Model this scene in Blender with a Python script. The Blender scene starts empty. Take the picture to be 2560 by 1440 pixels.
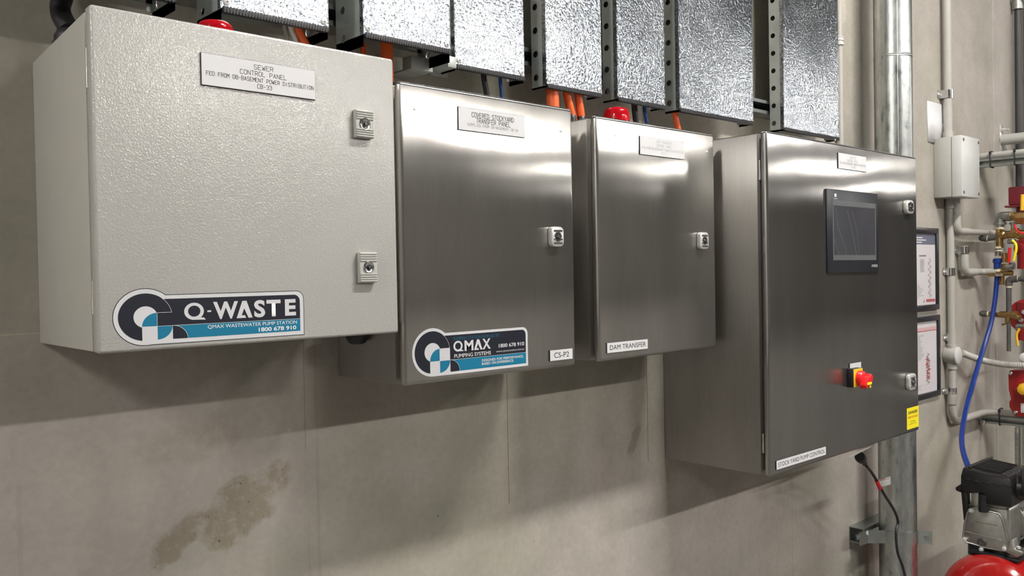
import bpy, bmesh, math, random
from mathutils import Vector, Matrix
random.seed(7)
R = math.radians
# ------------------------------------------------------------------ scene, camera, lights
scn = bpy.context.scene
COL = scn.collection
YAW, PITCH, ROLL, FL, DC, CZ = 0.7422688, -0.0167808, -0.0181820, 2188.505, 1.68746, 1.55
CAM = Vector((0, -DC, CZ))
fw = Vector((math.sin(YAW)*math.cos(PITCH), math.cos(YAW)*math.cos(PITCH), math.sin(PITCH)))
r0 = Vector((math.cos(YAW), -math.sin(YAW), 0)); u0 = r0.cross(fw)
rt = r0*math.cos(ROLL) + u0*math.sin(ROLL); up = -r0*math.sin(ROLL) + u0*math.cos(ROLL)
cd = bpy.data.cameras.new('camera'); cam = bpy.data.objects.new('camera', cd); COL.objects.link(cam)
cam.matrix_world = Matrix(((rt.x, up.x, -fw.x, CAM.x), (rt.y, up.y, -fw.y, CAM.y), (rt.z, up.z, -fw.z, CAM.z), (0, 0, 0, 1)))
cd.sensor_fit = 'HORIZONTAL'; cd.sensor_width = 36; cd.lens = 36*FL/2560; cd.clip_start = .02; cd.clip_end = 100
scn.camera = cam
w = bpy.data.worlds.new('world'); scn.world = w; w.use_nodes = True
w.node_tree.nodes['Background'].inputs[0].default_value = (.6, .62, .65, 1); w.node_tree.nodes['Background'].inputs[1].default_value = .0
vs = scn.view_settings; vs.view_transform = 'Standard'; vs.look = 'None'; vs.gamma = 1; vs.use_curve_mapping = False; vs.exposure = 0.0
LAMP_NEAR, LAMP_FAR = 215.0, 180.0          # emission of the batten lamps near the wall and further out
LAMP_Z = 4.6

def U(px, py, d=0.0):
    """point seen at photo pixel (px, py) lying d metres in front of the wall"""
    v = fw*FL + rt*(px-1280) - up*(py-720)
    return CAM + v*((DC-d)/v.y)
def UX(px, py, X):
    v = fw*FL + rt*(px-1280) - up*(py-720)
    return CAM + v*(X/v.x)
RX = 4.83          # the strut rails stick out from the wall into the room at this X
def mpp(p): return (Vector(p)-CAM).dot(fw)/FL      # metres per photo pixel at p

# ------------------------------------------------------------------ materials
def newmat(name):
    m = bpy.data.materials.new(name); m.use_nodes = True
    nt = m.node_tree; b = nt.nodes['Principled BSDF']
    return m, nt, b
def L(nt, a, b): nt.links.new(a, b)
def N(nt, t, **k):
    n = nt.nodes.new(t)
    for a, v in k.items():
        if a.startswith('i_'):
            n.inputs[a[2:].replace('_', ' ')].default_value = v
        else: setattr(n, a, v)
    return n
def ramp(nt, src, stops):
    r = N(nt, 'ShaderNodeValToRGB'); e = r.color_ramp.elements
    while len(e) < len(stops): e.new(.5)
    for x, (p, c) in zip(e, stops):
        x.position = p; x.color = c if len(c) == 4 else (*c, 1)
    L(nt, src, r.inputs[0]); return r
def simple(name, col, rough=.5, metal=0, var=.08, scale=25, bump=0.0, bscale=200, **kw):
    m, nt, b = newmat(name)
    tc = N(nt, 'ShaderNodeTexCoord'); no = N(nt, 'ShaderNodeTexNoise', i_Scale=scale, i_Detail=4.0)
    L(nt, tc.outputs['Object'], no.inputs['Vector'])
    r = ramp(nt, no.outputs['Fac'], [(.25, tuple(c*(1-var) for c in col)), (.75, tuple(min(1, c*(1+var)) for c in col))])
    L(nt, r.outputs[0], b.inputs['Base Color'])
    b.inputs['Roughness'].default_value = rough; b.inputs['Metallic'].default_value = metal
    if bump:
        n2 = N(nt, 'ShaderNodeTexNoise', i_Scale=bscale, i_Detail=3.0); L(nt, tc.outputs['Object'], n2.inputs['Vector'])
        bp = N(nt, 'ShaderNodeBump', i_Strength=bump, i_Distance=.001); L(nt, n2.outputs['Fac'], bp.inputs['Height']); L(nt, bp.outputs[0], b.inputs['Normal'])
    for k, v in kw.items(): b.inputs[k.replace('_', ' ')].default_value = v
    return m

def concrete(name, base=(.40, .371, .336), wall=True):
    m, nt, b = newmat(name)
    geo = N(nt, 'ShaderNodeNewGeometry'); P = geo.outputs['Position']
    def noise(scale, detail=5, vec=None, rough=.55):
        n = N(nt, 'ShaderNodeTexNoise', i_Scale=scale, i_Detail=float(detail), i_Roughness=rough); L(nt, vec or P, n.inputs['Vector']); return n.outputs['Fac']
    mp = N(nt, 'ShaderNodeMapping'); mp.inputs['Scale'].default_value = (5.0, 1, .8); L(nt, P, mp.inputs['Vector'])
    def mix(a, bcol, fac, mode='MULTIPLY'):
        x = N(nt, 'ShaderNodeMix', data_type='RGBA', blend_type=mode)
        if isinstance(fac, float): x.inputs['Factor'].default_value = fac
        else: L(nt, fac, x.inputs['Factor'])
        for s, v in ((x.inputs[6], a), (x.inputs[7], bcol)):
            if isinstance(v, tuple): s.default_value = (*v, 1)
            else: L(nt, v, s)
        return x.outputs[2]
    c = ramp(nt, noise(2.2, 6), [(.32, (base[0]*.84, base[1]*.86, base[2]*.82)), (.5, base), (.68, tuple(v*1.13 for v in base))]).outputs[0]
    st = ramp(nt, noise(1.0, 4, mp.outputs[0]), [(.35, (.90, .895, .88)), (.6, (1, 1, 1))]).outputs[0]
    c = mix(c, st, .8)
    c = mix(c, ramp(nt, noise(.9, 3), [(.4, (.90, .91, .84)), (.6, (1.04, 1.02, 1.03))]).outputs[0], .8 if wall else .0)
    c = mix(c, ramp(nt, noise(9, 6, None, .7), [(.35, (.90, .90, .89)), (.65, (1.06, 1.06, 1.06))]).outputs[0], .8)
    fine = ramp(nt, noise(60, 4), [(.3, (.90, .90, .90)), (.7, (1.05, 1.05, 1.05))]).outputs[0]
    c = mix(c, fine, .7)
    hgt = noise(90, 4)
    def math_(op, a, bb=None):
        x = N(nt, 'ShaderNodeMath', operation=op)
        for i, v in enumerate((a, bb)):
            if v is None: continue
            if isinstance(v, (int, float)): x.inputs[i].default_value = v
            else: L(nt, v, x.inputs[i])
        return x.outputs[0]
    if wall:
        sep = N(nt, 'ShaderNodeSeparateXYZ'); L(nt, P, sep.inputs[0]); X, Z = sep.outputs[0], sep.outputs[2]
        wob = math_('MULTIPLY', math_('SUBTRACT', noise(14, 5), .5), .30)
        wob2 = math_('MULTIPLY', math_('SUBTRACT', noise(9, 5), .5), .9)
        def patch(cx, cz, rx, rz, ang, amt, col):
            nonlocal c
            ca, sa = math.cos(ang), math.sin(ang)
            dx = math_('SUBTRACT', X, cx); dz = math_('SUBTRACT', Z, cz)
            a1 = math_('DIVIDE', math_('ADD', math_('MULTIPLY', dx, ca), math_('MULTIPLY', dz, sa)), rx)
            a2 = math_('DIVIDE', math_('SUBTRACT', math_('MULTIPLY', dz, ca), math_('MULTIPLY', dx, sa)), rz)
            q = math_('ADD', math_('ADD', math_('MULTIPLY', a1, a1), math_('MULTIPLY', a2, a2)), math_('MULTIPLY', wob, 11.0))
            f0 = ramp(nt, q, [(.35, (amt,)*3), (1.0, (0, 0, 0))]).outputs[0]
            f = math_('MULTIPLY', f0, ramp(nt, noise(38, 6, None, .75), [(.36, (.25, .25, .25)), (.56, (1.5, 1.5, 1.5))]).outputs[0])
            c = mix(c, col, f)
            return f
        # rough honeycombed patches and grout smears left in the concrete
        dark = (.72, .68, .60)
        p1 = patch(.795, 1.09, .11, .062, .55, 1.0, dark)
        p2 = patch(.655, 1.045, .085, .030, .75, .9, dark)
        p3 = patch(2.035, 1.045, .06, .022, 1.0, .9, (.74, .72, .68))
        p4 = patch(.70, 1.235, .12, .05, .2, .35, (.80, .76, .70))
        patch(3.35, 2.62, .05, .10, .2, .8, (1.25, 1.22, 1.2))
        pits = N(nt, 'ShaderNodeTexVoronoi', i_Scale=75.0); L(nt, P, pits.inputs['Vector'])
        pit = ramp(nt, pits.outputs['Distance'], [(.10, (1, 1, 1)), (.17, (0, 0, 0))]).outputs[0]
        pn = ramp(nt, noise(30, 2), [(.52, (0, 0, 0)), (.58, (1, 1, 1))]).outputs[0]
        pm = math_('MULTIPLY', math_('MULTIPLY', pit, pn), math_('MAXIMUM', p1, p2))
        c = mix(c, (.25, .23, .2), pm)
        # sparse small blow holes over the whole wall
        v2 = N(nt, 'ShaderNodeTexVoronoi', i_Scale=11.0); L(nt, P, v2.inputs['Vector'])
        bh = math_('MULTIPLY', ramp(nt, v2.outputs['Distance'], [(.020, (1, 1, 1)), (.035, (0, 0, 0))]).outputs[0], ramp(nt, noise(3, 2), [(.5, (0, 0, 0)), (.52, (1, 1, 1))]).outputs[0])
        c = mix(c, (.35, .32, .28), bh)
        # hairline cracks and form joints
        def vline(x, z0, z1, wdt, amt, col=(.2, .18, .16)):
            nonlocal c
            xx = math_('ADD', math_('SUBTRACT', X, x), math_('MULTIPLY', wob, .018))
            f = math_('LESS_THAN', math_('ABSOLUTE', xx), wdt)
            f = math_('MULTIPLY', f, math_('MULTIPLY', math_('GREATER_THAN', Z, z0), math_('LESS_THAN', Z, z1)))
            c = mix(c, col, math_('MULTIPLY', f, amt)); return f
        vline(1.524, .95, 4.9, .0009, .85); vline(2.099, .97, 4.9, .0011, .8)
        vline(.937, 1.18, 4.9, .0011, .30); vline(.941, .2, 1.02, .0011, .12); vline(2.935, .2, 1.1, .0012, .35)
        vline(.965, 0, 4.9, .0035, .14, (.5, .45, .4)); vline(.385, 0, 1.2, .004, .12, (.5, .45, .4))
        hz = math_('MULTIPLY', math_('LESS_THAN', math_('ABSOLUTE', math_('ADD', math_('SUBTRACT', Z, 1.4605), math_('MULTIPLY', wob, .008))), .0011), math_('LESS_THAN', X, 1.03))
        c = mix(c, (1.35, 1.3, 1.2), math_('MULTIPLY', hz, .8))
        low = math_('LESS_THAN', Z, 1.4605)
        c = mix(c, (1.03, 1.03, 1.035), math_('MULTIPLY', low, math_('LESS_THAN', X, .93)))
        hgt = math_('SUBTRACT', math_('ADD', hgt, math_('MULTIPLY', wob2, math_('MULTIPLY', math_('MAXIMUM', p1, math_('MAXIMUM', p2, p3)), 3.0))), math_('MULTIPLY', pm, 4.0))
    L(nt, c, b.inputs['Base Color'])
    b.inputs['Roughness'].default_value = .62; b.inputs['Specular IOR Level'].default_value = .35
    bp = N(nt, 'ShaderNodeBump', i_Strength=.35, i_Distance=.0012); L(nt, hgt, bp.inputs['Height']); L(nt, bp.outputs[0], b.inputs['Normal'])
    return m

def brushed(name, col=(.50, .485, .465), rough=.195, wav=1.0, seed=0.0, warm=0):
    """vertical grain stainless sheet with slow waviness"""
    m, nt, b = newmat(name)
    geo = N(nt, 'ShaderNodeNewGeometry')
    off = N(nt, 'ShaderNodeVectorMath', operation='ADD'); L(nt, geo.outputs['Position'], off.inputs[0]); off.inputs[1].default_value = (seed, seed*.7, seed*1.3)
    P = off.outputs[0]
    cr = N(nt, 'ShaderNodeVectorMath', operation='CROSS_PRODUCT'); L(nt, geo.outputs['True Normal'], cr.inputs[0]); cr.inputs[1].default_value = (.02, .01, 1)
    L(nt, cr.outputs[0], b.inputs['Tangent'])
    b.inputs['Anisotropic'].default_value = 1.0; b.inputs['Metallic'].default_value = .945
    mp = N(nt, 'ShaderNodeMapping'); mp.inputs['Scale'].default_value = (900, 900, 9); L(nt, P, mp.inputs['Vector'])
    g = N(nt, 'ShaderNodeTexNoise', i_Scale=1.0, i_Detail=3.0); L(nt, mp.outputs[0], g.inputs['Vector'])
    sm = N(nt, 'ShaderNodeMapping'); sm.inputs['Scale'].default_value = (6, 6, 1.6); L(nt, P, sm.inputs['Vector'])
    s = N(nt, 'ShaderNodeTexNoise', i_Scale=1.6, i_Detail=5.0); L(nt, sm.outputs[0], s.inputs['Vector'])
    c1 = ramp(nt, s.outputs['Fac'], [(.3, tuple(v*.90 for v in col)), (.7, tuple(v*1.08 for v in col))])
    c2 = ramp(nt, g.outputs['Fac'], [(.3, (.88, .88, .88)), (.7, (1.06, 1.06, 1.06))])
    mx = N(nt, 'ShaderNodeMix', data_type='RGBA', blend_type='MULTIPLY'); mx.inputs[0].default_value = .8
    L(nt, c1.outputs[0], mx.inputs[6]); L(nt, c2.outputs[0], mx.inputs[7]); L(nt, mx.outputs[2], b.inputs['Base Color'])
    rr = N(nt, 'ShaderNodeMapRange'); rr.inputs['To Min'].default_value = rough-.02; rr.inputs['To Max'].default_value = rough+.04; L(nt, s.outputs['Fac'], rr.inputs['Value']); L(nt, rr.outputs[0], b.inputs['Roughness'])
    wv = N(nt, 'ShaderNodeTexNoise', i_Scale=3.4, i_Detail=1.0); L(nt, P, wv.inputs['Vector'])
    b1 = N(nt, 'ShaderNodeBump', i_Strength=1.0, i_Distance=.0022*wav); L(nt, wv.outputs['Fac'], b1.inputs['Height'])
    L(nt, b1.outputs[0], b.inputs['Normal'])
    return m

def galv_cover(name, seed):
    """galvanised sheet: dull zinc with bright hammered bloom"""
    m, nt, b = newmat(name)
    geo = N(nt, 'ShaderNodeNewGeometry')
    off = N(nt, 'ShaderNodeVectorMath', operation='ADD'); L(nt, geo.outputs['Position'], off.inputs[0]); off.inputs[1].default_value = (seed*3.1, 0, seed*1.7)
    P = off.outputs[0]
    vo = N(nt, 'ShaderNodeTexVoronoi', i_Scale=150.0, feature='SMOOTH_F1'); L(nt, P, vo.inputs['Vector'])
    n1 = N(nt, 'ShaderNodeTexNoise', i_Scale=170.0, i_Detail=3.0, i_Distortion=1.2); L(nt, P, n1.inputs['Vector'])
    n2 = N(nt, 'ShaderNodeTexNoise', i_Scale=6.0, i_Detail=3.0); L(nt, P, n2.inputs['Vector'])
    c = ramp(nt, n1.outputs['Fac'], [(.36, (.20, .225, .25)), (.5, (.42, .45, .48)), (.64, (.72, .75, .78))])
    c2 = ramp(nt, n2.outputs['Fac'], [(.35, (.80, .82, .85)), (.65, (1, 1, 1))])
    mx = N(nt, 'ShaderNodeMix', data_type='RGBA', blend_type='MULTIPLY'); mx.inputs[0].default_value = .8
    L(nt, c.outputs[0], mx.inputs[6]); L(nt, c2.outputs[0], mx.inputs[7]); L(nt, mx.outputs[2], b.inputs['Base Color'])
    b.inputs['Metallic'].default_value = 1
    rr = N(nt, 'ShaderNodeMapRange'); rr.inputs['To Min'].default_value = .12; rr.inputs['To Max'].default_value = .20; L(nt, n2.outputs['Fac'], rr.inputs['Value']); L(nt, rr.outputs[0], b.inputs['Roughness'])
    ad = N(nt, 'ShaderNodeMath', operation='ADD'); L(nt, vo.outputs['Distance'], ad.inputs[0]); L(nt, n1.outputs['Fac'], ad.inputs[1])
    n3 = N(nt, 'ShaderNodeTexNoise', i_Scale=5.0, i_Detail=0.0); L(nt, P, n3.inputs['Vector']); b0 = N(nt, 'ShaderNodeBump', i_Strength=1.0, i_Distance=.004); L(nt, n3.outputs['Fac'], b0.inputs['Height'])
    bp = N(nt, 'ShaderNodeBump', i_Strength=.8, i_Distance=.00065); L(nt, ad.outputs[0], bp.inputs['Height']); L(nt, b0.outputs[0], bp.inputs['Normal']); L(nt, bp.outputs[0], b.inputs['Normal'])
    return m

def painted(name):
    m, nt, b = newmat(name)
    geo = N(nt, 'ShaderNodeNewGeometry'); P = geo.outputs['Position']
    n = N(nt, 'ShaderNodeTexNoise', i_Scale=290.0, i_Detail=2.0, i_Distortion=.6); L(nt, P, n.inputs['Vector'])
    k = N(nt, 'ShaderNodeTexNoise', i_Scale=3.0, i_Detail=3.0); L(nt, P, k.inputs['Vector'])
    c = ramp(nt, k.outputs['Fac'], [(.3, (.40, .394, .372)), (.7, (.435, .428, .405))]); L(nt, c.outputs[0], b.inputs['Base Color'])
    b.inputs['Roughness'].default_value = .17; b.inputs['Specular IOR Level'].default_value = .75
    bp = N(nt, 'ShaderNodeBump', i_Strength=.75, i_Distance=.0009); L(nt, n.outputs['Fac'], bp.inputs['Height']); L(nt, bp.outputs[0], b.inputs['Normal'])
    return m
def emit(name, col, s):
    m, nt, b = newmat(name); b.inputs['Emission Color'].default_value = (*col, 1); b.inputs['Emission Strength'].default_value = s; b.inputs['Base Color'].default_value = (.8, .8, .8, 1); return m

M = dict(
 conc=concrete('wall_concrete'), floor=concrete('floor_concrete', (.13, .122, .112), False), room=concrete('room_concrete', (.19, .18, .165), False), bouncewall=simple('white_bounce_wall', (.62, .61, .585), .6, var=.03, scale=3), ceil=concrete('ceiling_concrete', (.10, .097, .092), False),
 paint=painted('textured_grey_enamel'), paint2=simple('smooth_grey_enamel', (.43, .42, .385), .38, bump=.1, bscale=300, var=.03),
 ss2=brushed('brushed_stainless_a', seed=0), ss3=brushed('brushed_stainless_b', seed=4.2), ss4=brushed('brushed_stainless_c', seed=9.1, col=(.37, .36, .35), rough=.175),
 sside=brushed('brushed_stainless_body', col=(.42, .40, .375), rough=.42, wav=.4),
 gasket=simple('black_gasket', (.012, .012, .013), .6), rubber=simple('black_rubber', (.018, .018, .02), .45),
 tray=simple('zinc_tray', (.46, .49, .475), .45, .5, var=.18, scale=12, bump=.3, bscale=30), strut=simple('zinc_strut', (.46, .49, .48), .35, 1, var=.15, scale=20),
 pipe=None, plate=simple('white_engraved_laminate', (.64, .635, .65), .35, var=.02), plate2=simple('silver_laminate', (.62, .62, .63), .4, var=.03),
 black=simple('black_plastic', (.012, .012, .014), .38, var=.2), text_ink=simple('worn_print_ink', (.20, .19, .20), .5), ink=simple('black_ink', (.015, .015, .018), .5),
 navy=simple('navy_print', (.010, .012, .022), .35), teal=simple('teal_print', (.005, .165, .29), .35, var=.03), silver=simple('silver_vinyl', (.60, .60, .62), .35, var=.03), white=simple('white_print', (.80, .80, .82), .4, var=.02),
 teal2=simple('faint_teal_print', (.02, .13, .21), .4), grey_ink=simple('faint_grey_ink', (.42, .42, .43), .5), mid_ink=simple('mid_grey_ink', (.10, .10, .11), .5),
 chrome=simple('chrome', (.75, .75, .76), .14, 1, var=.03), lockp=simple('grey_lock_plastic', (.46, .46, .43), .4, var=.03), zinc=simple('cast_zinc', (.66, .655, .64), .3, .55, var=.05),
 dark=simple('dark_recess', (.02, .02, .022), .3), screw=simple('screw_steel', (.80, .80, .80), .4, .5),
 redlens=simple('red_beacon_lens', (.62, .006, .015), .12, var=.1, Transmission_Weight=.35), red=simple('red_handle_plastic', (.72, .015, .02), .3, var=.05), yellow=simple('yellow_plate', (.75, .44, .02), .4, var=.05), yel=simple('yellow_sticker', (.85, .72, .01), .4, var=.03), redink=simple('red_ink', (.6, .05, .02), .4),
 orange=simple('orange_conduit', (.78, .13, .03), .38, var=.06), blue=simple('blue_cable', (.01, .07, .30), .4), grey=simple('grey_conduit', (.40, .385, .355), .42, var=.05), whitec=simple('white_cable', (.62, .6, .57), .5),
 boxp=simple('grey_junction_plastic', (.42, .42, .39), .42, var=.03), boxlid=simple('pale_lid_plastic', (.56, .56, .55), .35, var=.03),
 hose=simple('blue_hose', (.004, .028, .19), .32, var=.05), brass=simple('aged_brass', (.42, .27, .11), .3, 1, var=.3, scale=60), iron=simple('galvanised_fitting', (.34, .35, .33), .38, 1, var=.25, scale=50), darkiron=simple('dark_steel_pipe', (.13, .125, .12), .42, .6, var=.2), darkpipe=simple('dark_painted_pipe', (.035, .037, .04), .4), tape=simple('thread_tape', (.60, .56, .38), .6),
 redcast=simple('red_cast_enamel', (.30, .015, .018), .35, var=.08, bump=.2, bscale=150), maroon=simple('maroon_enamel', (.16, .012, .022), .4), redsw=simple('bright_red_enamel', (.27, .010, .011), .3, var=.05, bump=.15, bscale=120),
 tank=simple('red_tank_enamel', (.34, .010, .009), .18, var=.05, Coat_Weight=.5), cast=simple('cast_aluminium', (.50, .50, .47), .38, 1, var=.15, scale=40, bump=.3, bscale=250), shroud=simple('black_shroud', (.014, .013, .014), .35, var=.2),
 frame=simple('black_picture_frame', (.018, .019, .024), .3), paper=simple('printed_paper', (.62, .59, .61), .3, var=.03), bluehead=simple('slate_blue_print', (.13, .14, .20), .4), pink=simple('faded_red_print', (.40, .10, .11), .4), pinkl=simple('pale_red_print', (.60, .38, .40), .4),
 bezel=simple('panel_bezel', (.016, .018, .024), .35), screen=simple('dark_screen', (.055, .055, .062), .12, var=.15, scale=9), film=simple('screen_film', (.10, .105, .11), .3),
 foil=simple('white_film_sheet', (.74, .73, .75), .15, var=.03, bump=.5, bscale=18), led=emit('green_led', (.3, 1, .5), 6), cover_white=simple('white_outlet_plastic', (.66, .65, .60), .35),
 tagm=simple('pale_tag', (.40, .40, .38), .5), lampbody=simple('white_lamp_body', (.7, .7, .7), .4),
 lampn=emit('lamp_diffuser_near', (1, .97, .92), LAMP_NEAR), lampf=emit('lamp_diffuser_far', (1, .965, .91), LAMP_FAR))
def galvpipe():
    m, nt, b = newmat('galvanised_pipe')
    geo = N(nt, 'ShaderNodeNewGeometry'); mp = N(nt, 'ShaderNodeMapping'); mp.inputs['Scale'].default_value = (34, 34, 14); L(nt, geo.outputs['Position'], mp.inputs['Vector'])
    n = N(nt, 'ShaderNodeTexNoise', i_Scale=1.0, i_Detail=6.0, i_Roughness=.7); L(nt, mp.outputs[0], n.inputs['Vector'])
    c = ramp(nt, n.outputs['Fac'], [(.34, (.26, .28, .28)), (.42, (.44, .46, .455)), (.60, (.54, .56, .55)), (.72, (.66, .68, .67))]); L(nt, c.outputs[0], b.inputs['Base Color'])
    b.inputs['Metallic'].default_value = 1; rr = N(nt, 'ShaderNodeMapRange'); rr.inputs['To Min'].default_value = .22; rr.inputs['To Max'].default_value = .42; L(nt, n.outputs['Fac'], rr.inputs['Value']); L(nt, rr.outputs[0], b.inputs['Roughness'])
    bp = N(nt, 'ShaderNodeBump', i_Strength=.6, i_Distance=.002); L(nt, n.outputs['Fac'], bp.inputs['Height']); L(nt, bp.outputs[0], b.inputs['Normal'])
    return m
M['pipe'] = galvpipe()

# ------------------------------------------------------------------ mesh helpers
class B:
    def __init__(s): s.bm = bmesh.new()
    def box(s, a, b, bev=0, seg=2):
        t = bmesh.new(); bmesh.ops.create_cube(t, size=1)
        lo = Vector([min(i, j) for i, j in zip(a, b)]); hi = Vector([max(i, j) for i, j in zip(a, b)])
        for v in t.verts: v.co = Vector([(lo[i]+hi[i])/2 + v.co[i]*(hi[i]-lo[i]) for i in range(3)])
        if bev: bmesh.ops.bevel(t, geom=t.edges[:], offset=bev, segments=seg, profile=.5, affect='EDGES')
        return s._add(t)
    def _add(s, t, mat=None):
        me = bpy.data.meshes.new('t'); t.to_mesh(me); t.free()
        if mat: me.transform(mat)
        s.bm.from_mesh(me); bpy.data.meshes.remove(me); return s
    def poly(s, pts, n=None):
        vs = [s.bm.verts.new(p) for p in pts]; s.bm.faces.new(vs); return s
    def flat(s, pts2, d):
        return s.poly([(x, -d, z) for x, z in pts2])
    def prism(s, pts, vec, bev=0):
        t = bmesh.new(); vs = [t.verts.new(p) for p in pts]; f = t.faces.new(vs)
        r = bmesh.ops.extrude_face_region(t, geom=[f]); nv = [g for g in r['geom'] if isinstance(g, bmesh.types.BMVert)]
        bmesh.ops.translate(t, verts=nv, vec=Vector(vec)); bmesh.ops.recalc_face_normals(t, faces=t.faces)
        if bev: bmesh.ops.bevel(t, geom=t.edges[:], offset=bev, segments=2, profile=.5, affect='EDGES')
        return s._add(t)
    def lathe(s, prof, o, ax=(0, 0, 1), seg=24, caps=True):
        """prof: (radius, height) along axis ax from o"""
        ax = Vector(ax).normalized(); q = Vector((0, 0, 1)).rotation_difference(ax); o = Vector(o)
        rings = []
        for r, h in prof:
            rings.append([s.bm.verts.new(o + q @ Vector((r*math.cos(2*math.pi*i/seg), r*math.sin(2*math.pi*i/seg), h))) for i in range(seg)])
        for a, b in zip(rings, rings[1:]):
            for i in range(seg): s.bm.faces.new((a[i], a[(i+1) % seg], b[(i+1) % seg], b[i]))
        if caps:
            s.bm.faces.new(rings[0][::-1]); s.bm.faces.new(rings[-1])
        return s
    def cyl(s, p0, p1, r, r2=None, seg=20):
        p0, p1 = Vector(p0), Vector(p1); return s.lathe([(r, 0), (r if r2 is None else r2, (p1-p0).length)], p0, p1-p0, seg)
    def hexn(s, p0, p1, r): return s.cyl(p0, p1, r, seg=6)
    def tube(s, pts, r, seg=14, fil=0, n=6, rfun=None):
        pts = [Vector(p) for p in pts]
        if fil:
            q = [pts[0]]
            for a, b, c in zip(pts, pts[1:], pts[2:]):
                d1, d2 = (a-b), (c-b); f = min(fil, d1.length*.49, d2.length*.49); A, C_ = b+d1.normalized()*f, b+d2.normalized()*f
                for i in range(n+1):
                    t = i/n; q.append((1-t)**2*A + 2*t*(1-t)*b + t*t*C_)
            q.append(pts[-1]); pts = q
        rings = []; prev = None
        for i, p in enumerate(pts):
            t = (pts[min(i+1, len(pts)-1)]-pts[max(i-1, 0)]).normalized()
            if prev is None:
                a = t.orthogonal().normalized()
            else: a = (prev - t*prev.dot(t)).normalized()
            prev = a; bb = t.cross(a); rr = rfun(i) if rfun else r
            rings.append([s.bm.verts.new(p + (a*math.cos(2*math.pi*k/seg)+bb*math.sin(2*math.pi*k/seg))*rr) for k in range(seg)])
        for a, b in zip(rings, rings[1:]):
            for k in range(seg): s.bm.faces.new((a[k], a[(k+1) % seg], b[(k+1) % seg], b[k]))
        s.bm.faces.new(rings[0][::-1]); s.bm.faces.new(rings[-1]); return s
    def sph(s, c, r, sc=(1, 1, 1), seg=20):
        t = bmesh.new(); bmesh.ops.create_uvsphere(t, u_segments=seg, v_segments=seg//2, radius=r)
        return s._add(t, Matrix.Translation(Vector(c)) @ Matrix.Diagonal((*sc, 1)))

def make(name, b, mat, parent=None, smooth=True, kind=None, label=None, ang=40):
    bm = b.bm; bmesh.ops.recalc_face_normals(bm, faces=bm.faces) if kind != 'flat' else None
    off = Vector(root_loc(parent)) if parent else Vector((0, 0, 0))
    for v in bm.verts: v.co -= off
    me = bpy.data.meshes.new(name); bm.to_mesh(me); bm.free()
    if smooth:
        for p in me.polygons: p.use_smooth = True
        try: me.set_sharp_from_angle(angle=R(ang))
        except Exception: pass
    me.materials.append(mat); o = bpy.data.objects.new(name, me); COL.objects.link(o)
    if parent: o.parent = parent
    if label: o['label'] = label
    return o
def make_each(name, b, mat, parent, **k):
    """one object per separate piece"""
    me = bpy.data.meshes.new('t'); b.bm.to_mesh(me); b.bm.free()
    src = bmesh.new(); src.from_mesh(me); bpy.data.meshes.remove(me); seen = set(); out = []
    src.verts.ensure_lookup_table()
    for v0 in src.verts:
        if v0.index in seen: continue
        st = [v0]; isl = []; seen.add(v0.index)
        while st:
            v = st.pop(); isl.append(v)
            for e in v.link_edges:
                q = e.other_vert(v)
                if q.index not in seen: seen.add(q.index); st.append(q)
        n = B(); mp = {v.index: n.bm.verts.new(v.co) for v in isl}; fs = {f for v in isl for f in v.link_faces}
        for f in fs: n.bm.faces.new([mp[v.index] for v in f.verts])
        out.append(make(name, n, mat, parent, **k))
    src.free(); return out
def root_loc(o):
    while o.parent: o = o.parent
    return o.location
def thing(name, label, cat, loc, group=None):
    o = bpy.data.objects.new(name, None); o.empty_display_size = .05; COL.objects.link(o); o.location = loc; o['label'] = label; o['category'] = cat
    if group: o['group'] = group
    return o
def single(name, label, cat, b, mat, loc, group=None, ang=40):
    """a thing that is one mesh, origin at loc"""
    loc = Vector(loc)
    for v in b.bm.verts: v.co -= loc
    o = make(name, b, mat, ang=ang); o.location = loc; o['label'] = label; o['category'] = cat
    if group: o['group'] = group
    return o
def ell(cx, cz, rx, rz, a0=0, a1=360, n=48, centre=False):
    p = [(cx+rx*math.cos(R(a0+(a1-a0)*i/n)), cz+rz*math.sin(R(a0+(a1-a0)*i/n))) for i in range(n+(0 if a1-a0 == 360 else 1))]
    return p + ([(cx, cz)] if centre else [])
def rrect(x0, x1, z0, z1, rad=(0, 0, 0, 0)):
    """corner radii: bl, br, tr, tl"""
    out = []
    for (cx, cz, a, r) in ((x0+rad[0], z0+rad[0], 180, rad[0]), (x1-rad[1], z0+rad[1], 270, rad[1]), (x1-rad[2], z1-rad[2], 0, rad[2]), (x0+rad[3], z1-rad[3], 90, rad[3])):
        if r == 0: out.append((cx, cz))
        else: out += [(cx+r*math.cos(R(a+15*i)), cz+r*math.sin(R(a+15*i))) for i in range(7)]
    return out
def rect_px(x0, y0, x1, y1, d):
    a, b = U(x0, y0, d), U(x1, y1, d); return a.x, b.x, b.z, a.z     # x0, x1, z0, z1

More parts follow.
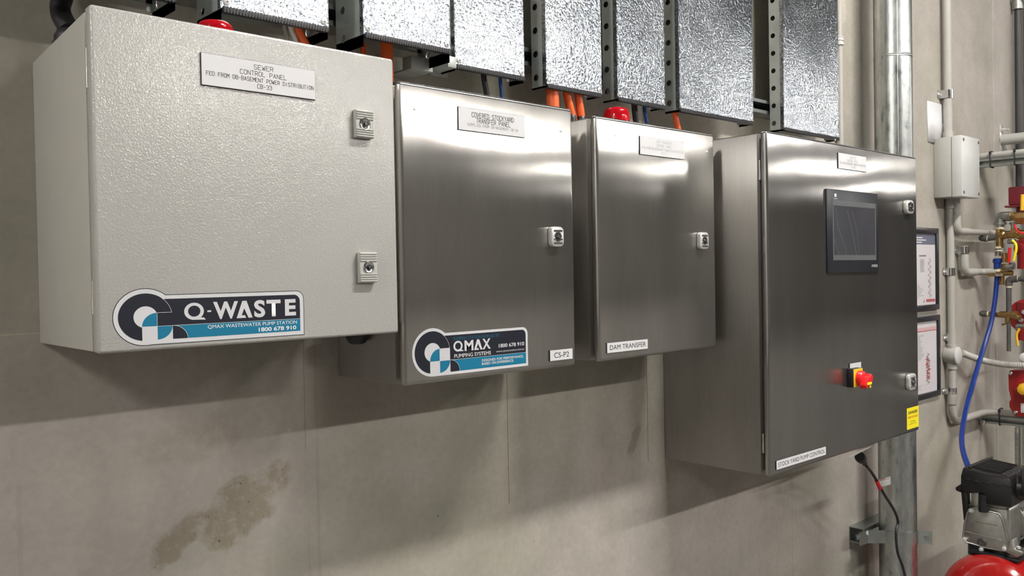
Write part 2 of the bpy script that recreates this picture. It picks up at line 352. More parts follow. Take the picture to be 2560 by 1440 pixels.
# --- lettering
def text_bm(b, txt, x0, x1, z0, z1, d, bold=0.0):
    cu = bpy.data.curves.new('t', 'FONT'); cu.body = txt; cu.size = 1; cu.offset = bold; cu.resolution_u = 4; cu.fill_mode = 'BOTH'
    ob = bpy.data.objects.new('t', cu); COL.objects.link(ob)
    dg = bpy.context.evaluated_depsgraph_get(); dg.update(); me = bpy.data.meshes.new_from_object(ob.evaluated_get(dg))
    xs = [v.co.x for v in me.vertices]; ys = [v.co.y for v in me.vertices]
    ax, bx, ay, by = min(xs), max(xs), min(ys), max(ys)
    for v in me.vertices:
        v.co = Vector((x0+(v.co.x-ax)/(bx-ax)*(x1-x0), -d, z0+(v.co.y-ay)/(by-ay)*(z1-z0)))
    b.bm.from_mesh(me); bpy.data.objects.remove(ob); bpy.data.curves.remove(cu); bpy.data.meshes.remove(me)
    return b
SF = {  # single stroke engraving letters on a 4 x 6 grid
'A': [[(0,0),(2,6),(4,0)],[(.8,2),(3.2,2)]], 'B': [[(0,0),(0,6),(3,6),(4,5),(4,4),(3,3.2),(0,3.2)],[(3,3.2),(4,2.2),(4,1),(3,0),(0,0)]],
'C': [[(4,5),(3,6),(1,6),(0,5),(0,1),(1,0),(3,0),(4,1)]], 'D': [[(0,0),(0,6),(2.6,6),(4,4.6),(4,1.4),(2.6,0),(0,0)]],
'E': [[(4,6),(0,6),(0,0),(4,0)],[(0,3.2),(3,3.2)]], 'F': [[(4,6),(0,6),(0,0)],[(0,3.2),(3,3.2)]],
'G': [[(4,5),(3,6),(1,6),(0,5),(0,1),(1,0),(3,0),(4,1),(4,3),(2.3,3)]], 'H': [[(0,0),(0,6)],[(4,0),(4,6)],[(0,3.1),(4,3.1)]],
'I': [[(2,0),(2,6)]], 'J': [[(3.5,6),(3.5,1),(2.5,0),(1,0),(0,1)]], 'K': [[(0,0),(0,6)],[(4,6),(0,2.4)],[(1.3,3.4),(4,0)]], 'L': [[(0,6),(0,0),(4,0)]],
'M': [[(0,0),(0,6),(2,2.5),(4,6),(4,0)]], 'N': [[(0,0),(0,6),(4,0),(4,6)]], 'O': [[(1,0),(0,1),(0,5),(1,6),(3,6),(4,5),(4,1),(3,0),(1,0)]],
'P': [[(0,0),(0,6),(3,6),(4,5),(4,3.8),(3,2.8),(0,2.8)]], 'R': [[(0,0),(0,6),(3,6),(4,5),(4,4),(3,3),(0,3)],[(2,3),(4,0)]],
'S': [[(4,5),(3,6),(1,6),(0,5),(0,4.1),(1,3.2),(3,2.8),(4,1.9),(4,1),(3,0),(1,0),(0,1)]], 'T': [[(0,6),(4,6)],[(2,6),(2,0)]],
'U': [[(0,6),(0,1),(1,0),(3,0),(4,1),(4,6)]], 'V': [[(0,6),(2,0),(4,6)]], 'W': [[(0,6),(1,0),(2,4),(3,0),(4,6)]], 'X': [[(0,0),(4,6)],[(0,6),(4,0)]], 'Y': [[(0,6),(2,3),(4,6)],[(2,3),(2,0)]],
'-': [[(.5,3),(3.5,3)]], '3': [[(0,5),(1,6),(3,6),(4,5),(4,4),(3,3.2),(1.5,3.2)],[(3,3.2),(4,2.2),(4,1),(3,0),(1,0),(0,1)]],
'4': [[(3,0),(3,6),(0,2),(4,2)]], '7': [[(0,6),(4,6),(1.5,0)]], '8': [[(1,3.2),(0,4),(0,5),(1,6),(3,6),(4,5),(4,4),(3,3.2),(1,3.2),(0,2.2),(0,1),(1,0),(3,0),(4,1),(4,2.2),(3,3.2)]]}
def stroke(b, txt, x0, x1, z0, z1, d, wd):
    n = len(txt); adv = 5.6 if True else 0
    tot = n*adv-1.6; sx = (x1-x0)/tot; sz = (z1-z0)/6
    for i, ch in enumerate(txt):
        for pl in SF.get(ch, []):
            q = [Vector((x0+(i*adv+x)*sx, z0+z*sz)) for x, z in pl]
            for a, c in zip(q, q[1:]):
                t = (c-a).normalized()*wd/2; nn = Vector((-t.y, t.x)); a2, c2 = a-t*.6, c+t*.6
                b.flat([tuple(a2-nn), tuple(c2-nn), tuple(c2+nn), tuple(a2+nn)], d)
    return b

# ------------------------------------------------------------------ the room
def struct(name, b, mat, parent=None, smooth=False):
    o = make(name, b, mat, parent, smooth=smooth)
    if not parent: o['kind'] = 'structure'
    return o
XL, XR, YF, ZC = -5.4, 30.0, -13.0, 4.95
struct('floor', B().box((XL, YF, -.15), (XR, .3, 0)), M['floor'])
struct('ceiling', B().box((XL, YF, ZC), (XR, .3, ZC+.2)), M['ceil'])
struct('wall_left', B().box((XL-.2, YF, 0), (XL, .3, ZC)), M['bouncewall'])  # unseen wall, set near and white to bounce light onto the cabinet sides
struct('wall_right', B().box((XR, YF, 0), (XR+.2, .3, ZC)), M['room'])
struct('wall_front', B().box((XL, YF-.2, 0), (XR, YF, ZC)), M['room'])
wb = struct('wall_back', B().box((XL, .16, 0), (XR, .3, ZC)), M['room'])
JX = 5.024
for a, c in ((XL, JX-.004), (JX+.004, XR)):                      # precast panels with an open recessed joint
    struct('concrete_panel', B().box((a, 0, 0), (c, .16, ZC), .004, 2), M['conc'], wb)

# batten lamps under the ceiling: one row close to the wall, one row further out
def lamp(x, y, near, where):
    t = thing('ceiling_light', ('white ceiling batten lamp in the row nearest the cabinets, ' if near else 'white ceiling batten lamp in the row across the room, ')+where, 'light', (x, y, LAMP_Z), 'batten lamps near the cabinet wall' if near else 'batten lamps across the room')
    make('lamp_body', B().box((x-.77, y-.12, LAMP_Z+.03), (x+.77, y+.12, LAMP_Z+.10), .008), M['lampbody'], t)
    make('diffuser', B().box((x-.75, y-.11, LAMP_Z-.02), (x+.75, y+.11, LAMP_Z+.03), .012), M['lampn'] if near else M['lampf'], t)
    make_each('hanger', B().cyl((x-.4, y, LAMP_Z+.1), (x-.4, y, ZC), .004, seg=8).cyl((x+.4, y, LAMP_Z+.1), (x+.4, y, ZC), .004, seg=8), M['screw'], t)
for x, wh in ((-4.05, 'by the white left wall'), (2.6, 'above the largest cabinet')): lamp(x, -2.1, True, wh)
for x, wh in ((2.9, 'straight behind the viewer'), (5.5, 'facing the valves'), (8.6, 'beyond the valves'), (14.9, 'next to last on the right'), (21.1, 'last on the right')): lamp(x, -7.6, False, wh)

# ------------------------------------------------------------------ control cabinets
def rivet(b, px, py, d, r=.004):
    p = U(px, py, d); return b.lathe([(r, 0), (r*.8, .0015), (r*.3, .0022)], p+Vector((0, .0003, 0)), (0, -1, 0), 12)
def plate(parent, x0, y0, x1, y1, d, name='label_plate', mat='plate', lab=None, rad=0, th=.003, back=True):
    X0, X1, Z0, Z1 = rect_px(x0, y0, x1, y1, d+th)
    b = B().prism([(x, -d-th*.8, z) for x, z in rrect(X0, X1, Z0, Z1, (rad,)*4)], (0, -th*.2, 0))
    o = make(name, b, M[mat], parent, smooth=False, label=lab)
    if back: make('plate_core', B().prism([(x, -d+.0004, z) for x, z in rrect(X0-.0006, X1+.0006, Z0-.0008, Z1+.0006, (rad,)*4)], (0, -th*.8-.0004, 0)), M['ink'], o, smooth=False)
    return o, X0, X1, Z0, Z1, d+th+.00015
def lock_painted(parent, x0, y0, x1, y1, d):
    X0, X1, Z0, Z1 = rect_px(x0, y0, x1, y1, d+.011); h = Z1-Z0
    b = B().box((X0, -d, Z0), (X1, -d-.010, Z1), .0015)
    for k in range(4):
        for s in (0, 1):
            z = Z1-.003-k*.0042 if s else Z0+.003+k*.0042
            b.box((X0+.0006, -d-.0095, z-.0012), (X1-.0006, -d-.0118, z+.0012), .0006)
    o = make('lock', b, M['lockp'], parent)
    c = ((X0+X1)/2, -d-.0098, (Z0+Z1)/2); r = (X1-X0)*.27
    make('lock_ring', B().lathe([(r*1.15, 0), (r*1.15, .0012), (r*1.02, .0022), (r*.62, .0018), (r*.5, .0010)], c, (0, -1, 0), 28), M['chrome'], o)
    make('key_slot', B().lathe([(r*.48, 0), (r*.48, .0022)], c, (0, -1, 0), 20).box((c[0]-r*.95, c[1], c[2]-.0009), (c[0]+r*.95, c[1]-.0022, c[2]+.0009)), M['dark'], o)
    make('key_bit', B().cyl(c, (c[0], c[1]-.0045, c[2]), r*.24), M['chrome'], o)
def lock_cast(parent, x0, y0, x1, y1, d):
    X0, X1, Z0, Z1 = rect_px(x0, y0, x1, y1, d+.014)
    b = B().prism([(x, -d, z) for x, z in rrect(X0, X1, Z0, Z1, ((X1-X0)*.28,)*4)], (0, -.014, 0), .003)
    o = make('lock', b, M['zinc'], parent)
    w_ = X1-X0; c = ((X0+X1)/2, -d-.0135, Z0+(Z1-Z0)*.50)
    make('lock_detail', B().prism([(x, -d-.0138, z) for x, z in rrect(X0+w_*.16, X1-w_*.16, Z1-w_*.30, Z1-w_*.18, (.0012,)*4)], (0, -.001, 0)).prism([(x, -d-.0138, z) for x, z in rrect(X0+w_*.16, X1-w_*.16, Z0+w_*.16, Z0+w_*.26, (.0012,)*4)], (0, -.001, 0)).box((X0+w_*.16, -d-.0138, Z0+w_*.36), (X1-w_*.16, -d-.0148, Z0+w_*.52), .0003), M['chrome'], o)
    r = w_*.24
    make('lock_ring', B().lathe([(r*1.25, 0), (r*1.25, .001), (r, .0012), (r*.9, -.002)], c, (0, -1, 0), 24), M['mid_ink'], o)
    make('key_slot', B().lathe([(r, 0), (r, .0014)], c, (0, -1, 0), 20), M['dark'], o)
    make('key_bit', B().cyl(c, (c[0], c[1]-.004, c[2]), r*.35).box((c[0]-r*.8, c[1], c[2]-.001), (c[0]+r*.1, c[1]-.003, c[2]+.001)), M['chrome'], o)

def engraved(o, X0, X1, Z0, Z1, d, rows, wd, mat='ink'):
    b = B()
    for t, fx0, fx1, fz1, fz0 in rows:      # fractions from left / from top
        stroke(b, t, X0+(X1-X0)*fx0, X0+(X1-X0)*fx1, Z1-(Z1-Z0)*fz0, Z1-(Z1-Z0)*fz1, d, wd)
    make('lettering', b, M[mat], o, smooth=False, kind='flat')

def cabinet(name, label, x0, x1, z0, z1, d, door_t, gap, mdoor, mbody, bevel, hood=0.0):
    t = thing(name, label, 'cabinet', ((x0+x1)/2, 0, z0))
    bf = d-door_t-gap                                  # body front plane
    ins = .0015
    zb = z1-.004
    if hood: pts = [(x0+ins, 0, z0+ins), (x0+ins, -bf, z0+ins), (x0+ins, -bf, zb), (x0+ins, 0, zb-hood)]
    else: pts = [(x0+ins, 0, z0+ins), (x0+ins, -bf, z0+ins), (x0+ins, -bf, zb), (x0+ins, 0, zb)]
    make('body', B().prism(pts, (x1-x0-2*ins, 0, 0), .003), mbody, t)
    make('gasket', B().box((x0+.016, -bf+.001, z0+.016), (x1-.016, -bf-gap-.001, z1-.018)), M['gasket'], t, smooth=False)
    make('door', B().box((x0, -d+door_t, z0), (x1, -d, z1), bevel, 4), mdoor, t)
    return t, bf

def hinge(t, x, d, za, zb): make('hinge', B().cyl((x, -d, za), (x, -d, zb), .003, seg=10).cyl((x, -d, za), (x, -d, (za+zb)/2-.001), .0036, seg=10), M['chrome'], t)

# --- cabinet 1, grey enamel
C1 = dict(x0=.4229, x1=.9629, z0=1.4411, z1=1.9584, d=.3181)
t1, bf = cabinet('control_cabinet', 'pale grey textured enamel cabinet with sloping top and wide pump station sticker', door_t=.025, gap=.008, mdoor=M['paint'], mbody=M['paint2'], bevel=.005, hood=.022, **C1)
hinge(t1, .4275, bf+.002, 1.84, 1.90); hinge(t1, .4275, bf+.002, 1.50, 1.55)
d = C1['d']
lock_painted(t1, 890, 272, 936, 347, d); lock_painted(t1, 900, 630, 945, 706, d)
pl = plate(t1, 503, 131, 788.5, 249, d)
engraved(pl[0], *pl[1:], [('SEWER', .44, .61, .12, .27), ('CONTROL PANEL', .32, .73, .335, .48), ('FED FROM DB-BASEMENT POWER DISTRIBUTION', .037, .983, .555, .68), ('CB-33', .467, .594, .75, .885)], .0008)

def sticker(parent, d, cx, cz, rx, rz, irx, irz, bx, cell, zt, zm, zbm, xr, out, whitecell, outline):
    """maker's sticker: round emblem of quarter circles running into a dark and a teal band"""
    c0, c1, c2, c3 = bx; zc = cell
    e = .00012
    ox = out
    if outline:
        o = make('maker_sticker', B().flat(ell(cx, cz, rx+ox+.0012, rz+ox+.0012), d+e).flat(rrect(cx, xr+ox+.0012, zbm-ox-.0012, zt+ox*.85+.0012, (0, .001, .014, 0)), d+e*1.1), M['ink'], parent, smooth=False, kind='flat')
        make('silver_border', B().flat(ell(cx, cz, rx+ox, rz+ox), d+2*e).flat(rrect(cx, xr+ox, zbm-ox, zt+ox*.85, (0, .0005, .013, 0)), d+e*2.1), M['silver'], o, smooth=False, kind='flat')
    else:
        o = make('maker_sticker', B().flat(ell(cx, cz, rx+ox, rz+ox), d+2*e).flat(rrect(cx, xr+ox, zbm-ox, zt+ox*.9, (0, .0005, .015, 0)), d+e*2.1), M['silver'], parent, smooth=False, kind='flat')
    make('navy_print', B().flat(ell(cx, cz, rx, rz), d+3*e).flat(rrect(cx, xr, zm, zt, (0, 0, .011, 0)), d+e*3.1), M['navy'], o, smooth=False, kind='flat')
    wp = B().flat(ell(cx, cz, irx, irz), d+4*e).flat(rrect(c0, c2+.0002, zbm-ox*.9, zm), d+4.1*e)
    if whitecell: wp.flat(rrect(c1, c2, zm, zc), d+4.2*e)
    q = B()
    def arcline(cx_, cz_, ax, az, a0, a1, w_=.0006, dd=5):
        p1 = ell(cx_, cz_, ax, az, a0, a1, 24); p2 = ell(cx_, cz_, ax-w_, az-w_, a0, a1, 24)
        for i in range(24): q.flat([p1[i], p1[i+1], p2[i+1], p2[i]], d+dd*e)
    a_top = math.degrees(math.acos(min(1, (c2-.013-cx)/rx))); arcline(cx, cz, rx+.0002, rz+.0002, math.degrees(math.asin((zc-cz)/rz)), 52)
    q.flat(rrect(c1, cx+rx, zc-.0003, zc+.0003), d+5*e).flat(rrect(c1-.0003, c1+.0003, zbm, zc), d+5.1*e).flat(rrect(c2-.0003, c2+.0003, zbm, zm), d+6.1*e).flat(rrect(c0, xr, zm-.0003, zm+.0003), d+5.2*e)
    arcline(c2, zbm, c3-c2+.0006, zm-zbm+.0003, 0, 90, .0006, 6.3)
    make('white_print', wp, M['silver'], o, smooth=False, kind='flat')
    make('teal_print', B().flat(rrect(c2, xr, zbm, zm), d+4.3*e).flat(ell(c1, zm, -(c1-c0), zc-zm, 0, 90, 16, True)[::-1], d+4.4*e).flat(ell(c1, zm, c2-c1, -(zm-zbm), 0, 90, 16, True)[::-1], d+4.5*e), M['teal'], o, smooth=False, kind='flat')
    make('navy_quarter', B().flat(ell(c2, zbm, c3-c2, zm-zbm, 0, 90, 16, True), d+5*e), M['navy'], o, smooth=False, kind='flat')
    make('white_lines', q, M['silver'], o, smooth=False, kind='flat')
    return o, d+7*e
s1, dd = sticker(t1, d, .4922, 1.4930, .0408, .0364, .0180, .0166, (.4866, .5097, .5332, .5570), 1.4990, 1.5199, 1.4781, 1.4573, .7552, .0068, False, True)
def ribbon(b, a, c, wd, d):
    a, c = Vector(a), Vector(c); t = (c-a).normalized()*wd/2; n = Vector((-t.y, t.x)); b.flat([tuple(a-n), tuple(c-n), tuple(c+n), tuple(a+n)], d)
def lambda_A(b, x0, x1, z0, z1, wd, d):
    xm = (x0+x1)/2; h = z1-z0
    b.flat([(x0, z0), (x0+wd, z0), (xm+wd*.25, z1-wd*.9), (xm+wd*.3, z1), (xm-wd*.5, z1)], d)
    b.flat([(xm-wd*.5, z1), (xm-wd*.3, z1-wd*1.2), (x1-wd, z0), (x1, z0), (xm+wd*.55, z1)], d+.00003)
    b.flat([(x0+wd*.5, z0), (xm+wd*.35, z0), (xm+wd*.1, z0+wd*.62), (x0+wd*.9, z0+wd*.62)], d+.00006)
b = B(); z0, z1 = 1.4842, 1.5125
b.flat(ell(.5680, 1.4988, .0160, .0136, n=36), dd)                                 # Q drawn as ring with a foot
ink = B().flat(ell(.5682, 1.4990, .0100, .0088, n=36), dd+.00004)
b.flat([(.5635, z0+.0012), (.5870, z0+.0005), (.5840, z0+.0040), (.5740, z0+.0045)], dd+.00002)
b.flat(rrect(.5897, .5960, 1.4965, 1.4993), dd)
text_bm(b, 'W', .5995, .6420, z0, z1, dd, .035); lambda_A(b, .6390, .6670, z0, z1, .0072, dd)
text_bm(b, 'S', .6700, .6900, z0-.0004, z1+.0004, dd, .035); text_bm(b, 'T', .6925, .7185, z0, z1, dd, .04); text_bm(b, 'E', .7265, .7472, z0, z1, dd, .04)
make('lettering', b, M['silver'], s1, smooth=False, kind='flat'); make('letter_hole', ink, M['navy'], s1, smooth=False, kind='flat')
b = B(); text_bm(b, 'QMAX WASTEWATER PUMP STATION', .5898, .7485, 1.4688, 1.4756, dd); text_bm(b, '1800 678 910', .6775, .7470, 1.4598, 1.4668, dd, .02)
make('small_lettering', b, M['white'], s1, smooth=False, kind='flat')

# --- cabinet 2, stainless
C2 = dict(x0=1.0228, x1=1.5249, z0=1.3272, z1=1.9399, d=.2489)
t2, bf2 = cabinet('control_cabinet', 'brushed stainless cabinet, covered stockyard transfer plate, round-ended sticker, small CS-P2 plate', door_t=.021, gap=.011, mdoor=M['ss2'], mbody=M['sside'], bevel=.009, **C2)
d = C2['d']
lock_cast(t2, 1379, 566, 1411, 617, d)
pl = plate(t2, 1146, 266, 1312.5, 344, d)
engraved(pl[0], *pl[1:], [('COVERED STOCKYARD', .19, .82, .17, .37), ('TRANSFER PANEL', .255, .77, .41, .61)], .0012)
engraved(pl[0], *pl[1:], [('SUPPLIED FROM DB-BASEMENT CB-34', .125, .89, .67, .78)], .0006, 'mid_ink')
pl = plate(t2, 1375.5, 876.5, 1431.5, 896.5, d, rad=.001)
make('lettering', text_bm(B(), 'CS-P2', pl[1]+(pl[2]-pl[1])*.17, pl[1]+(pl[2]-pl[1])*.84, pl[3]+(pl[4]-pl[3])*.25, pl[3]+(pl[4]-pl[3])*.75, pl[5]), M['ink'], pl[0], smooth=False, kind='flat')
b = B(); rivet(b, 1036, 272, d); rivet(b, 1402, 327, d); make_each('stud', b, M['screw'], t2)
s2, dd = sticker(t2, d, 1.0941, 1.3902, .0454, .0436, .0206, .0193, (1.0872, 1.1125, 1.1397, 1.1650), 1.3964, 1.4226, 1.3710, 1.3464, 1.3583, .0062, True, False)
make('line_lettering', text_bm(B(), 'PUMPING STATION SUPPLIED BY:', 1.149, 1.279, 1.4112, 1.4180, dd), M['teal2'], s2, smooth=False, kind='flat')
b = B(); z0, z1 = 1.3868, 1.4093
b.flat(ell(1.1612, 1.3984, .0125, .0113, n=36), dd); b.flat([(1.157, z0+.0008), (1.1765, z0+.0003), (1.174, z0+.0032), (1.166, z0+.0036)], dd+.00002)
ink = B().flat(ell(1.1614, 1.3986, .0078, .0072, n=36), dd+.00004)
text_bm(b, 'M', 1.1790, 1.2035, z0, z1-.0002, dd, .03); lambda_A(b, 1.2050, 1.2290, z0, z1, .0056, dd); text_bm(b, 'X', 1.2290, 1.2525, z0, z1, dd, .03)
text_bm(b, 'PUMPING SYSTEMS', 1.1507, 1.2530, 1.3741, 1.3820, dd, .012); text_bm(b, '1800 678 910', 1.276, 1.353, 1.3869, 1.3953, dd, .02)
make('lettering', b, M['silver'], s2, smooth=False, kind='flat'); make('letter_hole', ink, M['navy'], s2, smooth=False, kind='flat')
b = B(); text_bm(b, 'WWW.QMAXPUMPING.COM.AU', 1.2685, 1.3528, 1.3762, 1.3802, dd); text_bm(b, 'DESIGNED FOR PERFORMANCE.', 1.2265, 1.3502, 1.3600, 1.3656, dd, .02); text_bm(b, 'BASED ON EXPERIENCE.', 1.2265, 1.3201, 1.3527, 1.3583, dd, .02)
make('small_lettering', b, M['silver'], s2, smooth=False, kind='flat')

# --- cabinet 3
C3 = dict(x0=1.607, x1=2.1066, z0=1.3281, z1=1.934, d=.249)
t3, bf3 = cabinet('control_cabinet', 'narrow-looking brushed stainless cabinet with the dam transfer plate at its lower left', door_t=.021, gap=.011, mdoor=M['ss3'], mbody=M['sside'], bevel=.009, **C3)
d = C3['d']
lock_cast(t3, 1751, 580, 1773, 623, d)
pl = plate(t3, 1600, 339.5, 1711, 398.5, d)
engraved(pl[0], *pl[1:], [('DAM TRANSFER', .36, .70, .12, .27), ('CONTROL PANEL', .36, .70, .34, .48), ('FED FROM DB-BASEMENT POWER DISTRIBUTION', .04, .975, .56, .68), ('CB-37', .46, .58, .75, .88)], .0007, 'grey_ink')
pl = plate(t3, 1518, 858, 1619.5, 871.5, d, rad=.001)
make('lettering', text_bm(B(), 'DAM TRANSFER', pl[1]+(pl[2]-pl[1])*.06, pl[1]+(pl[2]-pl[1])*.95, pl[3]+(pl[4]-pl[3])*.26, pl[3]+(pl[4]-pl[3])*.76, pl[5]), M['ink'], pl[0], smooth=False, kind='flat')
b = B(); rivet(b, 1538, 338, d); rivet(b, 1767, 380, d); rivet(b, 1520, 348, d, .0025); make_each('stud', b, M['screw'], t3)

# --- cabinet 4, large
C4 = dict(x0=2.1787, x1=3.1642, z0=.9647, z1=1.9353, d=.3702)
t4, bf4 = cabinet('control_cabinet', 'largest brushed stainless cabinet with touch panel and red and yellow isolator', door_t=.021, gap=.010, mdoor=M['ss4'], mbody=M['sside'], bevel=.008, **C4)
d = C4['d']
hinge(t4, 2.184, bf4+.006, 1.03, 1.085); hinge(t4, 2.184, bf4+.006, 1.80, 1.855)
lock_cast(t4, 2267, 499, 2286, 535, d); lock_cast(t4, 2273.5, 936, 2292, 973, d)
pl = plate(t4, 2096, 381.5, 2165.5, 430, d)
engraved(pl[0], *pl[1:], [('MASTER', .41, .62, .13, .27), ('CONTROL PANEL', .30, .70, .34, .48), ('FED FROM DB-BASEMENT POWER DISTRIBUTION', .04, .975, .56, .68), ('CB-38', .46, .58, .75, .88)], .0010, 'grey_ink')
pl = plate(t4, 1941.5, 1153, 2065, 1136.5, d, rad=.002)
X0, X1, Z0, Z1, dd = pl[1:]
make('lettering', text_bm(B(), 'STOCK YARD PUMP CONTROL', X0+(X1-X0)*.03, X0+(X1-X0)*.975, Z0+(Z1-Z0)*.26, Z0+(Z1-Z0)*.76, dd), M['ink'], pl[0], smooth=False, kind='flat')
b = B(); rivet(b, 2088, 350, d, .003); make_each('stud', b, M['screw'], t4)
# touch panel
X0, X1, Z0, Z1 = rect_px(2068, 471, 2197, 679.5, d+.006)
hp = make('touch_panel', B().box((X0, -d, Z0), (X1, -d-.006, Z1), .002), M['bezel'], t4)
a0, a1, b0, b1 = rect_px(2081, 500, 2190.5, 650, d+.006); e = d+.0062
make('screen', B().flat(rrect(a0, a1, b0, b1), e), M['screen'], hp, smooth=False, kind='flat')
fb = B(); fw_ = .006
fb.flat(rrect(a0, a1, b1-.016, b1), e+.0002).flat(rrect(a0, a1, b0, b0+.016), e+.0002).flat(rrect(a0, a0+fw_, b0+.016, b1-.016), e+.0002).flat(rrect(a1-fw_, a1, b0+.016, b1-.016), e+.0002)
W_, H_ = a1-a0, b1-b0
def curve(pts, wd):
    for p, q in zip(pts, pts[1:]): ribbon(fb, (a0+p[0]*W_, b0+p[1]*H_), (a0+q[0]*W_, b0+q[1]*H_), wd, e+.0003)
curve([(.04, .93), (.09, .75), (.11, .55), (.19, .40), (.26, .25), (.29, .12), (.25, .07)], .0022)
curve([(.33, .85), (.38, .65), (.43, .48), (.48, .28), (.53, .08)], .0022); curve([(.42, .85), (.50, .65), (.55, .45), (.58, .25), (.585, .1)], .0014); curve([(.02, .36), (.08, .2), (.15, .07)], .0018)
make('screen_film', fb, M['film'], hp, smooth=False, kind='flat')
p = U(2088.4, 488, d+.006)
make('power_led', B().box((p.x-.004, -e+.001, p.z-.004), (p.x+.004, -e-.0006, p.z+.004)), M['led'], hp)
q0, q1, q2, q3 = rect_px(2179, 661, 2193.5, 667.5, d+.006)
make('led_lettering', text_bm(B(), 'RUN', p.x-.010, p.x+.010, p.z-.0125, p.z-.008, e+.0002), M['silver'], hp, smooth=False, kind='flat')
make('lettering', text_bm(B(), 'OMRON', q0, q1, q2, q3, e+.0002), M['silver'], hp, smooth=False, kind='flat')
# isolator
pl = plate(t4, 2125, 909.5, 2153, 918.5, d, name='isolator_label', mat='plate2')
X0, X1, Z0, Z1, dd = pl[1:]; make('lettering', text_bm(B(), 'ISOLATOR', X0+.02, X1-.02, Z0+.008, Z1-.010, dd), M['mid_ink'], pl[0], smooth=False, kind='flat')
X0, X1, Z0, Z1 = rect_px(2134, 923, 2157, 965, d+.022)
iso = make('isolator_switch', B().box((X0, -d, Z0), (X1, -d-.021, Z1), .002), M['black'], t4)
make('yellow_plate', B().box((X0+.001, -d-.0205, Z0+.001), (X1-.001, -d-.0225, Z1-.001), .0004), M['yellow'], iso)
cx, cz = (X0+X1)/2+.004, (Z0+Z1)/2-.002; y = -d-.0225
make('handle', B().lathe([(.024, 0), (.024, .012), (.021, .016), (.016, .018)], (cx, y, cz), (0, -1, 0), 28).prism([(cx-.024, y-.012, cz-.018), (cx-.020, y-.012, cz-.030), (cx+.024, y-.012, cz-.012), (cx+.028, y-.012, cz+.006), (cx+.014, y-.012, cz+.016), (cx-.006, y-.012, cz+.008)], (0, -.022, 0), .003), M['red'], iso, ang=30)
make('handle_insert', B().box((cx-.016, y-.0335, cz-.018), (cx+.014, y-.0352, cz-.010), .0006).cyl((cx+.010, y-.01, cz-.024), (cx+.010, y-.032, cz-.024), .005), M['yel'], iso)
make_each('lettering', text_bm(text_bm(B(), 'O', cx-.006, cx+.002, Z1-.018, Z1-.009, y-.0004), 'I', X0+.006, X0+.009, Z1-.024, Z1-.012, y-.0004), M['ink'], iso, smooth=False, kind='flat')
# danger sticker
X0, X1, Z0, Z1 = rect_px(2266.8, 1021.5, 2298, 1065.5, d); e = d+.0003
o = make('danger_sticker', B().flat(rrect(X0, X1-.004, Z0, Z1, (.002,)*4), e), M['yel'], t4, smooth=False, kind='flat', label='yellow danger high voltage sticker'); X1 -= .004
W_, H_ = X1-X0, Z1-Z0
make('black_lettering', text_bm(text_bm(text_bm(B(), 'DANGER', X0+W_*.12, X1-W_*.1, Z0+H_*.70, Z0+H_*.84, e+.0002, .03), 'LIVE WIRE', X0+W_*.30, X1-W_*.30, Z0+H_*.31, Z0+H_*.36, e+.0002, .01), 'KEEP CLEAR OF PANEL', X0+W_*.18, X1-W_*.18, Z0+H_*.21, Z0+H_*.25, e+.0002), M['ink'], o, smooth=False, kind='flat')
make('red_lettering', text_bm(B(), 'HIGH VOLTAGE', X0+W_*.1, X1-W_*.1, Z0+H_*.50, Z0+H_*.60, e+.0002, .015), M['redink'], o, smooth=False, kind='flat')

# beacons on the cabinets
def beacon(px, py, d, rad, ztop, zbase, label, ribs):
    c = U(px, py, d); t = thing('beacon', label, 'beacon', (c.x, c.y, zbase))
    make('base', B().lathe([(rad*1.08, 0), (rad*1.08, .008), (rad*.98, .01)], (c.x, c.y, zbase), seg=32), M['black'], t)
    h = ztop-zbase
    make('lens', B().lathe([(rad, .008), (rad*1.02, h*.55), (rad*.96, h*.8), (rad*.80, h*.93), (rad*.5, h*.99), (rad*.1, h)], (c.x, c.y, zbase), seg=40), M['redlens'], t)
    b = B()
    for k in range(ribs):
        a = 2*math.pi*k/ribs; ca, sa = math.cos(a), math.sin(a)
        b.cyl((c.x+rad*1.0*ca, c.y+rad*1.0*sa, zbase+.01), (c.x+rad*.985*ca, c.y+rad*.985*sa, zbase+h*.7), .0009, seg=5)
    o = make('rib', b, M['redlens'], t); o['kind'] = 'stuff'
beacon(537, 60, .235, .0300, U(537, 54, .235).z, 1.9515, 'red ribbed beacon on top of the pale grey cabinet', 56)
beacon(1541, 285, .145, .035, U(1541, 269, .145).z, 1.929, 'red round beacon on top of the stainless dam transfer cabinet', 40)

# glands on the cabinet tops, one grey cabinet underside
def gland(name, x, y, z, r, label, cat='cable gland', down=False):
    s = -1 if down else 1
    t = thing(name, label, cat, (x, y, z))
    make('nut', B().hexn((x, y, z), (x, y, z+s*.012), r*1.15), M['rubber'], t, ang=20)
    make('dome', B().lathe([(r, s*.011), (r, s*.022), (r*.8, s*.032), (r*.55, s*.036)], (x, y, z), seg=24), M['rubber'], t)
    return t
p = U(141, 85, .07); gland('cable_gland', p.x+.012, -.10, 1.9385, .024, 'black cable gland at the left back of the pale grey cabinet top')
make_cable = []
single('black_conduit', 'black flexible conduit rising up the wall behind the pale grey cabinet', 'conduit', B().tube([(p.x+.012, -.10, 1.972), (p.x+.004, -.07, 2.01), (U(165, 20, .03).x, -.030, 2.06), (U(165, 20, .03).x, -.030, 4.9)], .0165, fil=.03), M['rubber'], (p.x+.012, -.10, 1.972))
p = U(893, 844, .12); gland('cable_gland', p.x, -.12, 1.4445, .024, 'black cable gland under the right end of the pale grey cabinet', down=True)

